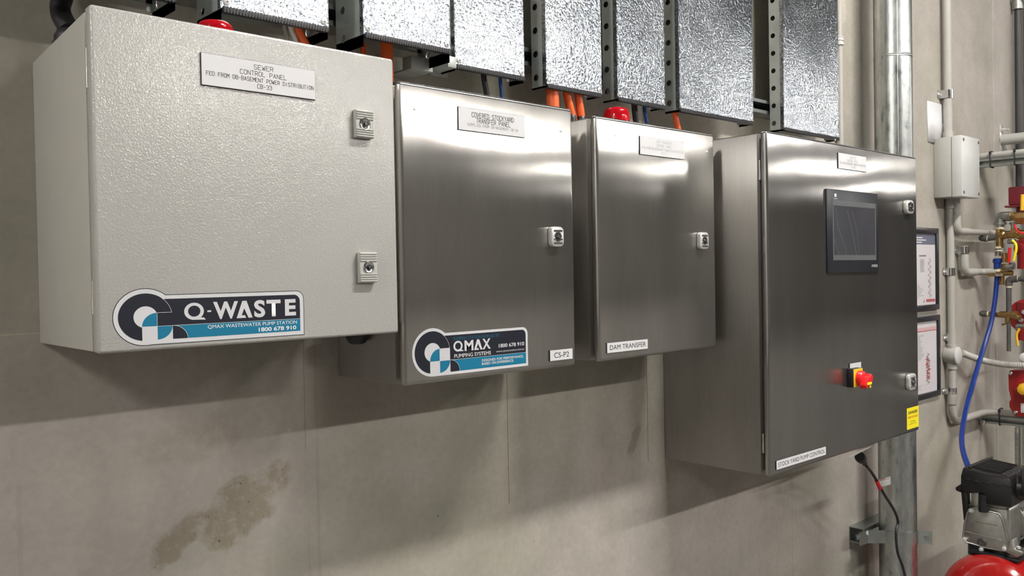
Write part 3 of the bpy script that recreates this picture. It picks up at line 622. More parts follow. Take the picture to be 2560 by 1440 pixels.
# ------------------------------------------------------------------ cable trays on a strut rail
def rail(name, label, x0, x1, zc, y0, h=.041, dep=.041, group=None):
    """C strut along X: back web at y0, lips towards the room"""
    t = .0025; z0, z1 = zc-h/2, zc+h/2; y1 = y0-dep
    prof = [(y0, z0), (y1, z0), (y1, z0+.011), (y1+.007, z0+.011), (y1+.007, z0+.009), (y1+t, z0+.009), (y1+t, z0+t), (y0-t, z0+t), (y0-t, z1-t), (y1+t, z1-t), (y1+t, z1-.009), (y1+.007, z1-.009), (y1+.007, z1-.011), (y1, z1-.011), (y1, z1), (y0, z1)]
    return single(name, label, 'strut rail', B().prism([(x0, y, z) for y, z in prof], (x1-x0, 0, 0)), M['strut'], (x0, y0, zc), group, ang=30)
rail('strut_rail', 'galvanised strut rail across the wall behind the cable trays', .53, 3.13, 2.104, -.002, h=.046, dep=.062)

def tray(x0, x1, zb, df, label, mat, dk=.07, hole=None, zt=3.7, hz=2.047, pitch=.0597, screws=True):
    t = thing('cable_tray', label, 'cable tray', ((x0+x1)/2, -dk, zb)); th = .0016
    hole = hole or (dk+.0255); hr = .0085
    for k, x in enumerate((x0, x1)):
        b = B(); y0, y1 = -dk, -df
        nseg = 0; z = hz-pitch/2
        def quad(za, zb_):
            b.poly([(x, y0, za), (x, y1, za), (x, y1, zb_), (x, y0, zb_)])
        quad(zb, z)
        while z+pitch < zt:                                 # strip pierced by round holes
            hy, hzz = -hole, z+pitch/2; s = pitch/2; n = 16
            ring = [b.bm.verts.new((x, hy+hr*math.cos(2*math.pi*i/n), hzz+hr*math.sin(2*math.pi*i/n))) for i in range(n)]
            outer = []
            for i in range(n):
                a = 2*math.pi*i/n; ca, sa = math.cos(a), math.sin(a)
                ly = (y0-hy) if ca > 0 else (hy-y1)
                kk = min(ly/abs(ca) if abs(ca) > 1e-6 else 9, s/abs(sa) if abs(sa) > 1e-6 else 9)
                outer.append([hy+kk*ca, hzz+kk*sa])
            ov = [b.bm.verts.new((x, p[0], p[1])) for p in outer]
            for i in range(n): b.bm.faces.new((ring[i], ring[(i+1) % n], ov[(i+1) % n], ov[i]))
            # corner fillers
            for cy, cz_ in ((y0, z), (y1, z), (y0, z+pitch), (y1, z+pitch)):
                cand = sorted(range(n), key=lambda i: (outer[i][0]-cy)**2+(outer[i][1]-cz_)**2)[:2]
                i, j = sorted(cand)
                if (j-i) not in (1, n-1): continue
                try: b.bm.faces.new((ov[i], ov[j], b.bm.verts.new((x, cy, cz_))))
                except Exception: pass
            z += pitch
        quad(z, zt)
        o = make('side_channel', b, M['tray'], t, smooth=False)
        md = o.modifiers.new('s', 'SOLIDIFY'); md.thickness = th; md.offset = 0
        lip = B().box((x, -dk, zb), (x+(.012 if k == 0 else -.012), -dk-th, zt)).box((x, -df, zb), (x+(.012 if k == 0 else -.012), -df+th, zt))
        make_each('lip', lip, M['tray'], t, smooth=False)
        if k == 0 and df-dk < .07: pass
    make('back_plate', B().box((x0+.001, -dk, zb+.015), (x1-.001, -dk-th, zt)), M['tray'], t, smooth=False)
    make('cover', B().box((x0-.0012, -df-.0004, zb+.001), (x1+.0012, -df-.003, zt), .0006).box((x0-.0014, -df+.010, zb+.001), (x0+.0004, -df-.003, zt)).box((x1-.0004, -df+.010, zb+.001), (x1+.0014, -df-.003, zt)), mat, t, smooth=False)
    b = B().box((x0+.002, -df+.008, zb-.0065), (x1+.002, -df-.0055, zb+.0045), .002)
    n = int((x1-x0)/.006)
    for i in range(n): b.box((x0+.004+i*(x1-x0-.004)/n, -df-.004, zb-.0068), (x0+.0068+i*(x1-x0-.004)/n, -df-.0059, zb+.0047))
    make('edge_trim', b, M['rubber'], t)
    if screws:
        for x in (x0+.010, x1-.009):
            c = Vector((x, -df-.003, zb+.013))
            o = make('screw', B().lathe([(.0068, 0), (.0062, .0018), (.0040, .0030), (.001, .0034)], c, (0, -1, 0), 20), M['screw'], t)
            make('cross_slot', B().box((x-.003, c.y-.0028, c.z-.0006), (x+.003, c.y-.0036, c.z+.0006)).box((x-.0006, c.y-.0028, c.z-.003), (x+.0006, c.y-.0036, c.z+.003)), M['dark'], o)
    return t
G = [galv_cover('galvanised_cover_%d' % i, i) for i in range(4)]
zz = 2.0385
DB = .172
pB0, pB1 = U(552, 23, DB).x, U(818, 70, DB).x; pC0, pC1 = U(908, 88, DB).x, U(1123, 128, DB).x; pA1 = U(437, 18, DB).x
tray(pA1-.213, pA1, 2.036, DB, 'deep galvanised tray, first at the top left, above the pale grey cabinet door', G[0], hole=.097)
tray(pB0, pB1, 2.036, DB, 'deep galvanised tray above the sewer plate, white and orange cables below it', G[1], hole=.097)
tray(pC0, pC1, 2.041, DB, 'deep galvanised tray above the gap between grey and first stainless cabinet', G[2], hole=.097)
tray(U(1137, 163, .12).x, U(1308, 198, .12).x, 2.028, .12, 'shallow galvanised tray above the stockyard plate, black and blue cables below', G[3], hole=.085)
tray(U(1365, 213, .12).x, U(1502, 239, .12).x, 2.022, .12, 'shallow galvanised tray with three orange conduits leaving its bottom', G[0], hole=.085)
tray(U(1543, 245, .12).x, U(1660.5, 270, .12).x, 2.0215, .12, 'narrow galvanised tray above the dam transfer cabinet beacon', G[1], hole=.085)
tray(U(1697.5, 274, .12).x, U(1881, 308, .12).x, 2.023, .12, 'wide galvanised tray above the gap left of the largest cabinet', G[2], hole=.085)
tray(U(1958.5, 321, .12).x, U(2095.6, 348.5, .12).x, 2.0235, .12, 'last wide galvanised tray, right above the largest cabinet', G[3], hole=.085)
# small fixing plates seen under the trays
p = U(1100, 160, .03); single('fixing_plate', 'small galvanised plate on the wall left of the shallow tray with black and blue cables', 'bracket', B().box((p.x-.01, -.0005, 2.03), (p.x+.045, -.004, 2.12), .001), M['tray'], (p.x, 0, 2.03))
p = U(1010, 150, .10); single('support_bracket', 'grey channel bracket under the deep tray by the first stainless cabinet', 'bracket', B().box((p.x+.02, -.066, 2.010), (p.x+.08, -.10, 2.04), .001).box((p.x+.10, -.066, 2.02), (p.x+.125, -.13, 2.045), .001).box((p.x+.02, -.002, 2.010), (p.x+.08, -.066, 2.014)), M['tray'], (p.x+.05, -.07, 2.01))

# cables and conduits dropping out of the trays
def drop(name, label, px0, y0, px1, y1, d, wpx, mat, zend, cat='conduit', ribs=False, zs=.14):
    a, c = U(px0, y0, d), U(px1, y1, d); r = mpp(a)*wpx/2
    sl = (c-a)/(a.z-c.z)
    top = a-sl*zs*.4; top = Vector((a.x, a.y, a.z+zs)); end = c+sl*(c.z-zend) if c.z > zend else c
    return single(name, label, cat, B().tube([top, a.lerp(top, .3), a, c, end], r, 16, fil=.03), mat, end)
drop('orange_conduit', 'thick orange conduit behind the right top corner of the pale grey cabinet', 966, 115, 967, 140, .10, 31, M['orange'], 1.955)
drop('orange_conduit', 'thin orange conduit under the deep tray near the right end of the grey cabinet', 906, 95, 908, 125, .06, 15, M['orange'], 1.97)
drop('orange_conduit', 'bent orange conduit entering the pale grey cabinet beside a white cable', 741, 68, 757, 100, .12, 24, M['orange'], 1.955)
drop('white_cable', 'white cable beside the bent orange conduit on the pale grey cabinet', 724, 64, 737, 96, .12, 13, M['whitec'], 1.955, 'cable')
drop('grey_cable', 'flat grey cable left of the white cable on the pale grey cabinet', 710, 62, 716, 92, .11, 10, M['grey'], 1.955, 'cable')
drop('orange_conduit', 'thickest of the three orange conduits under one tray, leftmost, into the stockyard cabinet', 1381, 222, 1382, 256, .10, 32, M['orange'], 1.952)
drop('orange_conduit', 'middle of the three orange conduits under one tray', 1415, 230, 1428, 280, .10, 20, M['orange'], 1.945)
drop('orange_conduit', 'rightmost of the three orange conduits under one tray', 1445, 238, 1452, 284, .10, 20, M['orange'], 1.94)
drop('grey_cable', 'thin pale cable between the right two of the three orange conduits', 1431, 232, 1440, 282, .09, 8, M['whitec'], 1.94, 'cable')
drop('orange_conduit', 'slim orange conduit at the left end of the wide tray, above the dam transfer cabinet', 1687, 284, 1693, 312, .09, 15, M['orange'], 1.94)
drop('black_cable', 'black cable over the stockyard cabinet, left of a blue cable', 1208, 188, 1216, 230, .09, 14, M['rubber'], 1.94, 'cable')
drop('blue_cable', 'blue cable over the stockyard cabinet', 1250, 195, 1254, 236, .09, 9, M['blue'], 1.94, 'cable')
drop('black_cable', 'black cable beside the beacon of the dam transfer cabinet', 1585, 262, 1589, 296, .085, 15, M['rubber'], 1.935, 'cable')
drop('blue_cable', 'blue cable right of the beacon of the dam transfer cabinet', 1610, 268, 1616, 302, .085, 9, M['blue'], 1.935, 'cable')
for px, py, dd_, r_, lab in ((966, 200, .10, .023, 'black gland on the stockyard cabinet behind the grey cabinet corner'), (1385, 262, .10, .024, 'black gland under the thickest of the three orange conduits')):
    p = U(px, py, dd_); gland('cable_gland', p.x, -dd_, 1.936, r_, lab)
for px, dd_, lab in ((1429, .10, 'small black gland of the middle orange conduit on the dam transfer cabinet'), (1453, .10, 'small black gland of the rightmost of three orange conduits')):
    p = U(px, 286, dd_); gland('cable_gland', p.x, -dd_, 1.930, .0135, lab)

# ------------------------------------------------------------------ pipes right of the cabinets
DP = .140; pc = U(2238, 700, DP).x; PR = .0712
t = thing('downpipe', 'large galvanised steel pipe running floor to ceiling behind the largest cabinet', 'pipe', (pc, -DP, 0))
make('pipe', B().cyl((pc, -DP, .0), (pc, -DP, ZC), PR, seg=48), M['pipe'], t)
zj = U(2236, 128, DP+.05).z
make('coupling_seam', B().lathe([(PR, 0), (PR+.0012, .002), (PR+.0003, .005), (PR+.0012, .009), (PR, .011)], (pc, -DP, zj-.008), seg=48, caps=False), M['pipe'], t)
make('weld_seam', B().cyl((pc-PR*.79, -DP-PR*.60, 0), (pc-PR*.79, -DP-PR*.60, ZC), .0018, seg=8), M['pipe'], t)
# clamp with strut stub
zc = U(2236, 1322, .10).z
t = thing('pipe_clamp', 'galvanised saddle clamp holding the large pipe to a strut stub, low on the wall', 'pipe clamp', (pc, 0, zc))
x0 = U(2146, 1310, .04).x
prof = [(-.001, .046), (-.001, .052), (-.060, .052), (-.060, .030), (-.052, .030), (-.052, .046)]
h = .031; tt = .003
prof = [(-.0005, zc-h), (-.062, zc-h), (-.062, zc-h+.016), (-.054, zc-h+.016), (-.054, zc-h+.013), (-.059, zc-h+.013), (-.059, zc-h+tt), (-.0005-tt, zc-h+tt), (-.0005-tt, zc+h-tt), (-.059, zc+h-tt), (-.059, zc+h-.013), (-.054, zc+h-.013), (-.054, zc+h-.016), (-.062, zc+h-.016), (-.062, zc+h), (-.0005, zc+h)]
make('strut', B().prism([(x0, y, z) for y, z in prof], (pc+.13-x0, 0, 0)), M['strut'], t, ang=30)
r = PR+.002; pts = [(pc-r-.075, -.063, 0), (pc-r-.03, -.066, 0)]
arc = [(pc+r*math.cos(R(a)), -DP+r*math.sin(R(a)), 0) for a in range(165, 286, 5)]
pts = [(pc-r-.10, -.064), (pc-r-.045, -.070)] + [(a[0], a[1]) for a in arc] + [(pc+(r+.006)*math.cos(R(286)), -DP+(r+.006)*math.sin(R(286))), (pc+(r+.052)*math.cos(R(287)), -DP+(r+.052)*math.sin(R(287)))]
b = B(); hw = .026
for (xa, ya), (xb, yb) in zip(pts, pts[1:]):
    tv = Vector((xb-xa, yb-ya)).normalized()*.0015; nx, ny = tv.y*1.7, -tv.x*1.7
    b.box((0, 0, 0), (0, 0, 0)) if False else None
    b.prism([(xa, ya, zc-hw), (xb, yb, zc-hw), (xb+nx, yb+ny, zc-hw), (xa+nx, ya+ny, zc-hw)], (0, 0, 2*hw))
make('strap', b, M['strut'], t)
ev = Vector((math.cos(R(287)), math.sin(R(287)), 0)); tn = Vector((ev.y, -ev.x, 0)); ep = Vector((pc, -DP, zc))+ev*(r+.032)
make('ear_bolt', B().hexn(ep+tn*.002, ep+tn*.010, .011).cyl(ep-tn*.012, ep+tn*.014, .0055), M['iron'], t, ang=20)
make('rear_ear', B().prism([Vector((pc, -DP, zc-.022))+ev*(r-.002)-tn*.006, Vector((pc, -DP, zc-.022))+ev*(r+.050)-tn*.006, Vector((pc, -DP, zc-.022))+ev*(r+.050)-tn*.003, Vector((pc, -DP, zc-.022))+ev*(r-.002)-tn*.003], (0, 0, .044)), M['strut'], t, smooth=False)
make('strut_bolt', B().hexn((pc-r-.05, -.066, zc+.016), (pc-r-.05, -.074, zc+.016), .009), M['screw'], t, ang=20)

# thin conduit beside the last tray
dth = .015; x = U(2098, 190, dth).x
t = thing('wall_conduit', 'slim pale conduit running up right beside the last wide tray', 'conduit', (x, -dth, 0))
make('pipe', B().cyl((x, -dth, 1.2), (x, -dth, ZC), .0132), M['grey'], t)
z = U(2098, 97, .03).z; make('coupling', B().lathe([(.0145, -.020), (.0185, -.018), (.0185, -.010), (.0155, -.008), (.0155, -.003), (.0180, -.001), (.0180, .006), (.0155, .008), (.0175, .014), (.0145, .016)], (x, -dth, z)), M['boxlid'], t)

# conduit coming down into the grey junction box
def saddle(parent, x, y, z, r, wz=.020, mat='chrome', left=True):
    b = B(); pts = [(x+(r+.0015)*math.cos(R(a)), y+(r+.0015)*math.sin(R(a))) for a in range(180, 361, 15)]
    pts = [(x-r-.002, 0)] + pts + [(x+r+.002, 0)]
    for (xa, ya), (xb, yb) in zip(pts, pts[1:]):
        tv = Vector((xb-xa, yb-ya)); tv = tv.normalized()*.002 if tv.length > 1e-6 else tv
        b.prism([(xa, ya, z-wz), (xb, yb, z-wz), (xb+tv.y, yb-tv.x, z-wz), (xa+tv.y, ya-tv.x, z-wz)], (0, 0, 2*wz))
    b.box((x-r-.026, -.0006, z-wz), (x-r, -.003, z+wz), .001)
    o = make('saddle_clip', b, M[mat], parent)
    make('clip_screw', B().lathe([(.007, 0), (.006, .003), (.002, .0042)], (x-r-.014, -.003, z), (0, -1, 0), 14), M['screw'], o)
dj = .030; x = U(2369, 250, dj).x; ztop_box = U(2404.8, 338, .14).z
X0 = U(2334, 420, 0).x
v = U(2406, 413, 0)-CAM; DJ = DC - X0*v.y/v.x
bx0, bx1, bz0, bz1 = rect_px(2406, 338, 2450, 495, DJ); bx0 = X0
t = thing('wall_conduit', 'pale grey conduit descending from the ceiling into the grey junction box', 'conduit', (x, -dj, bz1))
make('pipe', B().cyl((x, -dj, bz1), (x, -dj, ZC), .019, seg=24), M['grey'], t)
make_each('collar', B().cyl((x, -dj, bz1), (x, -dj, bz1+.035), .024, seg=24).cyl((x, -dj, bz1), (x, -dj, bz1+.010), .028, seg=24), M['grey'], t)
saddle(t, x, -dj, U(2366, 235, dj).z, .0195, .019)
t = thing('junction_box', 'grey plastic junction box on the wall, its flat lid facing the room', 'junction box', ((bx0+bx1)/2, 0, bz0))
make('body', B().box((bx0, 0, bz0), (bx1, -DJ*.62, bz1), .004), M['boxp'], t)
lo = make('lid', B().box((bx0-.002, -DJ*.62-.0008, bz0-.002), (bx1+.002, -DJ, bz1+.002), .005), M['boxlid'], t)
for sx in (bx0+.016, bx1-.014):
    for sz in (bz0+.018, bz1-.018): make('lid_screw', B().lathe([(.008, 0), (.008, .001), (.003, .0012)], (sx, -DJ, sz), (0, -1, 0), 12).box((sx-.0015, -DJ, sz-.006), (sx+.0015, -DJ-.0022, sz+.006)), M['mid_ink'], lo)
p0, p1 = U(2322, 256, .004), U(2383, 345, .004)
b = B(); nx = 12
A0, A1, zA, zB = U(2321, 255, .006).x, U(2378, 255, .006).x+.03, U(2330, 254, .006).z, bz1-.02
for i in range(nx):
    u, v_ = i/nx, (i+1)/nx
    f = lambda q: -.002-.006*math.sin(q*3.1)-.0015*math.sin(q*9)
    b.poly([(A0+(A1-A0)*u, f(u), zB), (A0+(A1-A0)*v_, f(v_), zB), (A0+(A1-A0)*v_, f(v_)*.6, zA), (A0+(A1-A0)*u, f(u)*.6, zA)])
bmesh.ops.remove_doubles(b.bm, verts=b.bm.verts, dist=.0005)
o = single('film_sheet', 'crumpled white sheet on the wall behind the conduit above the junction box', 'sheet', b, M['foil'], (A0, 0, zB), ang=180); md = o.modifiers.new('s', 'SOLIDIFY'); md.thickness = .0012

# conduits below the box
r1 = .0155
def px3(px, py, d): return U(px, py, d)
# A: straight down to the round box
dA = .022; xa = U(2376, 600, dA).x; zr = U(2378, 888, .03).z
t = thing('wall_conduit', 'pale conduit dropping from the junction box to the round inspection box', 'conduit', (xa, -dA, zr))
make('pipe', B().cyl((xa, -dA, zr+.04), (xa, -dA, bz0), .0165), M['grey'], t)
make_each('collar', B().cyl((xa, -dA, bz0-.045), (xa, -dA, bz0+.001), .021).cyl((xa, -dA, zr+.045), (xa, -dA, zr+.105), .021), M['grey'], t)
saddle(t, xa, -dA, U(2372, 679, dA).z, .017, .017); saddle(t, xa, -dA, U(2374, 845, dA).z, .017, .016)
# round box
xr_ = U(2379, 888, .03).x
t = thing('round_box', 'round grey conduit box with a white lid below the junction box', 'junction box', (xr_, 0, zr-.04))
make('body', B().lathe([(.037, .0), (.040, .004), (.040, .052), (.037, .056)], (xr_, -.001, zr), (0, -1, 0), 32).cyl((xr_, -.03, zr-.065), (xr_, -.03, zr+.05), .023), M['grey'], t)
make('lid', B().lathe([(.041, .0), (.041, .006), (.036, .009), (.004, .010)], (xr_, -.055, zr), (0, -1, 0), 32), M['boxlid'], t)
make('outlet', B().cyl((xr_+.03, -.03, zr), (xr_+.085, -.03, zr-.002), .019), M['grey'], t)
# lower conduit with bend to the right
zh = UX(2500, 1031, RX-.02).z; dl = .03
t = thing('wall_conduit', 'pale conduit bending right along the lower strut rail', 'conduit', (xr_, -dl, zh))
make('pipe', B().tube([(xr_, -dl, zr-.06), (xr_, -dl, zh), (RX-.022, -dl, zh), (RX-.022, -.80, zh)], .0175, 16, fil=.085, n=8), M['grey'], t)
make_each('collar', B().cyl((xr_, -dl, zh+.09), (xr_, -dl, zh+.15), .0215), M['grey'], t)
saddle(t, xr_, -dl, U(2380, 977, dl).z, .018, .015)
# B: conduit with elbow right under the box
db = .05; xb = U(2392, 530, db).x; zh2 = U(2430, 580, db).z
t = thing('wall_conduit', 'pale conduit leaving the junction box and bending right behind the brass valves', 'conduit', (xb, -db, zh2))
make('pipe', B().tube([(xb, -db, bz0), (xb, -db, zh2), (4.95, -db, zh2)], .0150, 16, fil=.05, n=8), M['darkiron'] if False else M['grey'], t)
make('elbow', B().tube([(xb, -db, zh2+.075), (xb, -db, zh2), (xb+.13, -db, zh2)], .0185, 16, fil=.055, n=8), M['grey'], t)
# D: conduit from clip, elbow right
dd4 = .035; xd = U(2411, 645, dd4).x; zh3 = U(2440, 680, dd4).z; zcl = U(2411, 625, dd4).z
t = thing('wall_conduit', 'short pale conduit starting at a zinc clip and curving right below it', 'conduit', (xd, -dd4, zh3))
make('pipe', B().tube([(xd, -dd4, zcl+.02), (xd, -dd4, zh3), (4.72, -dd4, zh3), (4.72, -.11, zh3)], .0165, 16, fil=.075, n=8), M['grey'], t)
make('elbow', B().tube([(xd, -dd4, zh3+.085), (xd, -dd4, zh3), (xd+.13, -dd4, zh3)], .0195, 16, fil=.075, n=8), M['grey'], t)
saddle(t, xd, -dd4, zcl, .0175, .017)
# flexible grey conduit
pts = [U(2405, 882, .045), U(2430, 892, .06), U(2465, 903, .09), UX(2510, 911, 4.66), UX(2560, 913, 4.68), UX(2680, 905, 4.75)]
def smooth_path(pts, n=8):
    out = []
    P_ = [pts[0]]+list(pts)+[pts[-1]]
    for i in range(1, len(P_)-2):
        for k in range(n):
            t_ = k/n; a, b_, c, d_ = [Vector(q) for q in P_[i-1:i+3]]
            out.append(.5*((2*b_)+(c-a)*t_+(2*a-5*b_+4*c-d_)*t_**2+(3*b_-a-3*c+d_)*t_**3))
    out.append(Vector(pts[-1])); return out
sp = smooth_path(pts, 24)
single('flexible_conduit', 'grey corrugated flexible conduit sweeping right from the round box', 'conduit', B().tube(sp, .0150, 14, rfun=lambda i: .0150+(.0014 if i % 2 else -.0016)), M['grey'], pts[0])

# posters
def poster(x1, z0, z1, lab, kind):
    x0 = x1-.305; fwid = .026; dpt = .016
    t = thing('framed_poster', lab, 'poster', ((x0+x1)/2, 0, z0))
    b = B()
    b.box((x0, -.001, z0), (x1, -dpt, z0+fwid), .003).box((x0, -.001, z1-fwid), (x1, -dpt, z1), .003).box((x0, -.001, z0+fwid-.003), (x0+fwid, -dpt, z1-fwid+.003), .003).box((x1-fwid, -.001, z0+fwid-.003), (x1, -dpt, z1-fwid+.003), .003)
    make('frame', b, M['frame'], t)
    a0, a1, c0, c1 = x0+fwid-.003, x1-fwid+.002, z0+fwid-.003, z1-fwid+.003
    o = make('print', B().box((a0, -.002, c0), (a1, -.007, c1)), M['paper'], t, smooth=False)
    e = .0074; W_, H_ = a1-a0, c1-c0
    X = lambda f: a0+W_*f
    Z = lambda f: c1-H_*f
    if kind == 0:
        make('heading', B().flat(rrect(a0, a1, Z(.16), Z(0)), e), M['bluehead'], o, smooth=False, kind='flat')
        wb_ = B()
        for k, (u, v_) in enumerate(((.05, .45), (.05, .60), (.05, .42))): wb_.flat(rrect(X(u), X(v_), Z(.075+k*.032), Z(.060+k*.032)), e+.0003)
        make('heading_text', wb_, M['plate2'], o, smooth=False, kind='flat')
        make('red_bar', B().flat(rrect(X(.58), X(.97), Z(.955), Z(.915)), e), M['pink'], o, smooth=False, kind='flat')
        b2 = B(); b2.flat(rrect(X(.30), X(.60), Z(.325), Z(.305)), e)
        for k in range(14): b2.flat(rrect(X(.34), X(.34+.16+.04*random.random()), Z(.368+k*.013), Z(.363+k*.013)), e)
        b2.flat([(X(.44), Z(.96)), (X(.50), Z(.96)), (X(.52), Z(.91))], e)
        for k in range(8): b2.flat(rrect(X(.22), X(.28+.2*random.random()), Z(.72+k*.024), Z(.715+k*.024)), e)
    else:
        make('heading', B().flat(rrect(a0, a1, Z(.145), Z(.135)), e+.0002), M['pink'], o, smooth=False, kind='flat')
        make('heading_band', B().flat(rrect(a0, a1, Z(.135), Z(.09)), e), M['pinkl'], o, smooth=False, kind='flat')
        b2 = B()
        for k in range(26): b2.flat(rrect(X(.12), X(.12+.12+.22*random.random()), Z(.193+k*.0135), Z(.1895+k*.0135)), e)
        for k in range(5): b2.flat(rrect(X(.12), X(.3+.2*random.random()), Z(.88+k*.016), Z(.877+k*.016)), e)
        m2 = B()
        for k in range(26):
            u, v_ = .55+.10*random.random(), .50+k*.012; m2.flat(rrect(X(u-.06*random.random()), X(u+.02+.08*random.random()), Z(v_+.014), Z(v_)), e+.0001*k/26+.0001)
        make('red_diagram', m2, M['pink'], o, smooth=False, kind='flat')
    for k in range(60):                                  # spidery line drawing
        zz_ = .36+k*.009 if kind == 0 else .45+k*.0072
        u = (.74 if kind == 0 else .60)+.05*math.sin(k*.7); l = .012+.03*random.random()
        b2.flat(rrect(X(u-l), X(u+l), Z(zz_+.004), Z(zz_)), e+.0002+.000003*k)
        if k % 4 == 0: ribbon(b2, (X(u-.05), Z(zz_)), (X(u+.04), Z(zz_+random.uniform(-.02, .02))), .0008, e+.0004+.000003*k)
    make('print_text', b2, M['text_ink'], o, smooth=False, kind='flat')
xf = U(2347, 571, .016).x
poster(xf+.003, U(2351, 773, .016).z, U(2346.7, 571, .016).z, 'upper black-framed poster with a slate blue heading, beside the largest cabinet', 0)
poster(xf+.010, U(2357, 986.5, .016).z, U(2352, 786, .016).z, 'lower black-framed poster with a red heading, beside the largest cabinet', 1)

# strut rails standing out from the wall on the right, conduits tied to them
YE = -.85
def rail_out(label, x, zc_, h=.041, dep=.041):
    tt = .0025; z0, z1 = zc_-h/2, zc_+h/2; x1 = x-dep
    prof = [(x, z0), (x1, z0), (x1, z0+.011), (x1+.007, z0+.011), (x1+.007, z0+.009), (x1+tt, z0+.009), (x1+tt, z0+tt), (x-tt, z0+tt), (x-tt, z1-tt), (x1+tt, z1-tt), (x1+tt, z1-.009), (x1+.007, z1-.009), (x1+.007, z1-.011), (x1, z1-.011), (x1, z1), (x, z1)]
    return single('strut_rail', label, 'strut rail', B().prism([(a, -.001, c) for a, c in prof], (0, YE, 0)), M['strut'], (x, -.001, zc_), None, ang=30)
def tie_out(label, px, py, x, z0, z1):
    y = UX(px, py, x-.04).y; xf_ = x-.046
    b = B().tube([(x+.003, y, z0), (xf_, y, z0), (xf_, y, z1), (x+.003, y, z1), (x+.003, y, z0)], .0030, 6, fil=.012, n=3); b.box((xf_-.006, y-.007, z1-.016), (xf_+.002, y+.004, z1-.002), .001)
    single('cable_tie', label, 'cable tie', b, M['rubber'], (x, y, z0))
zu = UX(2500, 405, RX-.02).z; zuc = UX(2500, 388, RX-.02).z
rail_out('upper strut rail sticking out of the wall beside the junction box, grey conduit on top', RX, zu)
ru = (zuc-zu-.0205); ru = max(.016, min(.022, ru)); zuc = zu+.0215+ru
single('wall_conduit', 'grey ribbed conduit tied on top of the upper strut rail beside the junction box', 'conduit', B().tube([(RX-.020, -.002-.004*i, zuc) for i in range(212)], ru, 14, rfun=lambda i: ru+(.0006 if i % 2 else -.0008)), M['grey'], (RX-.020, -.002, zuc))
tie_out('left black cable tie around the upper strut rail and conduit', 2476, 395, RX, zu-.024, zuc+ru+.003)
tie_out('right black cable tie around the upper strut rail and conduit', 2537, 395, RX, zu-.024, zuc+ru+.003)
zl = zh-.0175-.0215
rail_out('lower strut rail sticking out of the wall above the air compressor', RX, zl)
tie_out('black cable tie around the lower strut rail and conduit', 2499, 1040, RX, zl-.024, zh+.021)
make_clip = single('rail_clip', 'zinc clip at the wall end of the lower strut rail', 'bracket', B().box((RX-.055, -.0005, zl-.03), (RX+.01, -.004, zl+.02), .001).box((RX-.055, -.0005, zl-.03), (RX-.050, -.030, zl-.004), .001), M['chrome'], (RX, 0, zl))
x = U(2507, 335, .01).x; zst = UX(2535, 347, x).z
t = thing('pipe_stub', 'grey pipe leaving the wall at a small upright flange above the upper strut rail', 'pipe', (x, 0, zst))
make('pipe', B().cyl((x, -.004, zst), (x, YE, zst), .029, seg=24), M['boxp'], t)
zb_ = U(2504, 315, .01).z
make('bracket_plate', B().box((x-.024, -.0005, zst-.09), (x+.020, -.005, zb_+.012), .001), M['zinc'], t)
make('bracket_screw', B().cyl((x, -.004, zb_-.02), (x, -.040, zb_-.02), .005).hexn((x, -.006, zb_-.02), (x, -.017, zb_-.02), .012), M['zinc'], t, ang=20)
# risers at the right edge
q = UX(2546, 250, 5.30); x, y = q.x, q.y
t = thing('riser_pipe', 'dark steel riser pipe at the right edge of the picture', 'pipe', (x, y, UX(2546, 560, 5.3).z))
make('pipe', B().cyl((x, y, UX(2546, 560, 5.3).z), (x, y, ZC), .0165, seg=20), M['darkpipe'], t)
z = UX(2546, 12, 5.3).z; make('coupling', B().cyl((x, y, z-.025), (x, y, z+.05), .028).hexn((x-.0, y+.03, z+.02), (x-.0, y-.03, z+.02), .02), M['iron'], t)
q = UX(2572, 150, 5.44)
single('riser_pipe', 'grey green riser pipe cut by the right edge of the picture', 'pipe', B().cyl((q.x, q.y, 0), (q.x, q.y, ZC), .028, seg=32), M['iron'], (q.x, q.y, 0))
x3 = U(2550, 1110, .02).x
single('steel_post', 'pale square post low on the wall at the right edge', 'post', B().box((x3-.02, -.0, 0), (x3+.02, -.018, U(2550, 1068, .02).z), .002), M['iron'], (x3, 0, 0))

# ------------------------------------------------------------------ valve assembly
VD = .22
XV = 4.72
def V(px, py, d=VD): return UX(px, py, XV-(d-.22))
def fit(b, a, c, w0, n=0):
    """pipe piece between two photo points, w0 px wide"""
    r = mpp(a)*w0/2; return b.cyl(a, c, r, seg=(6 if n else 18))
t = thing('valve_manifold', 'brass valve manifold with galvanised elbows and coloured lever handles', 'valve', V(2500, 640))
c = V(2503, 545); r = mpp(c)*12
make('elbow', B().tube([V(2500, 560), V(2500, 541), V(2528, 541)], r, 18, fil=.03, n=8).cyl(V(2500, 556), V(2500, 562), r*1.25), M['iron'], t, label='galvanised elbow')
make_each('thread_tape', B().cyl(V(2500, 561), V(2500, 573), mpp(c)*9.5), M['tape'], t)
make('coupling', B().cyl(V(2500, 562.5), V(2500, 568), mpp(c)*9.8), M['iron'], t)
b = B(); fit(b, V(2497, 573), V(2497, 592), 15); fit(b, V(2499, 590), V(2499, 620), 17); fit(b, V(2525, 541), V(2560, 541), 19); fit(b, V(2495, 588), V(2575, 584), 20); fit(b, V(2530, 582), V(2545, 582), 28, 1); fit(b, V(2540, 545), V(2575, 545), 30, 1); b.sph(V(2507, 587), mpp(c)*12); b.sph(V(2551, 587), mpp(c)*12); b.sph(V(2550, 547), mpp(c)*13); fit(b, V(2524, 540), V(2536, 540), 22, 1)
make('valve_body', b, M['brass'], t, ang=30)
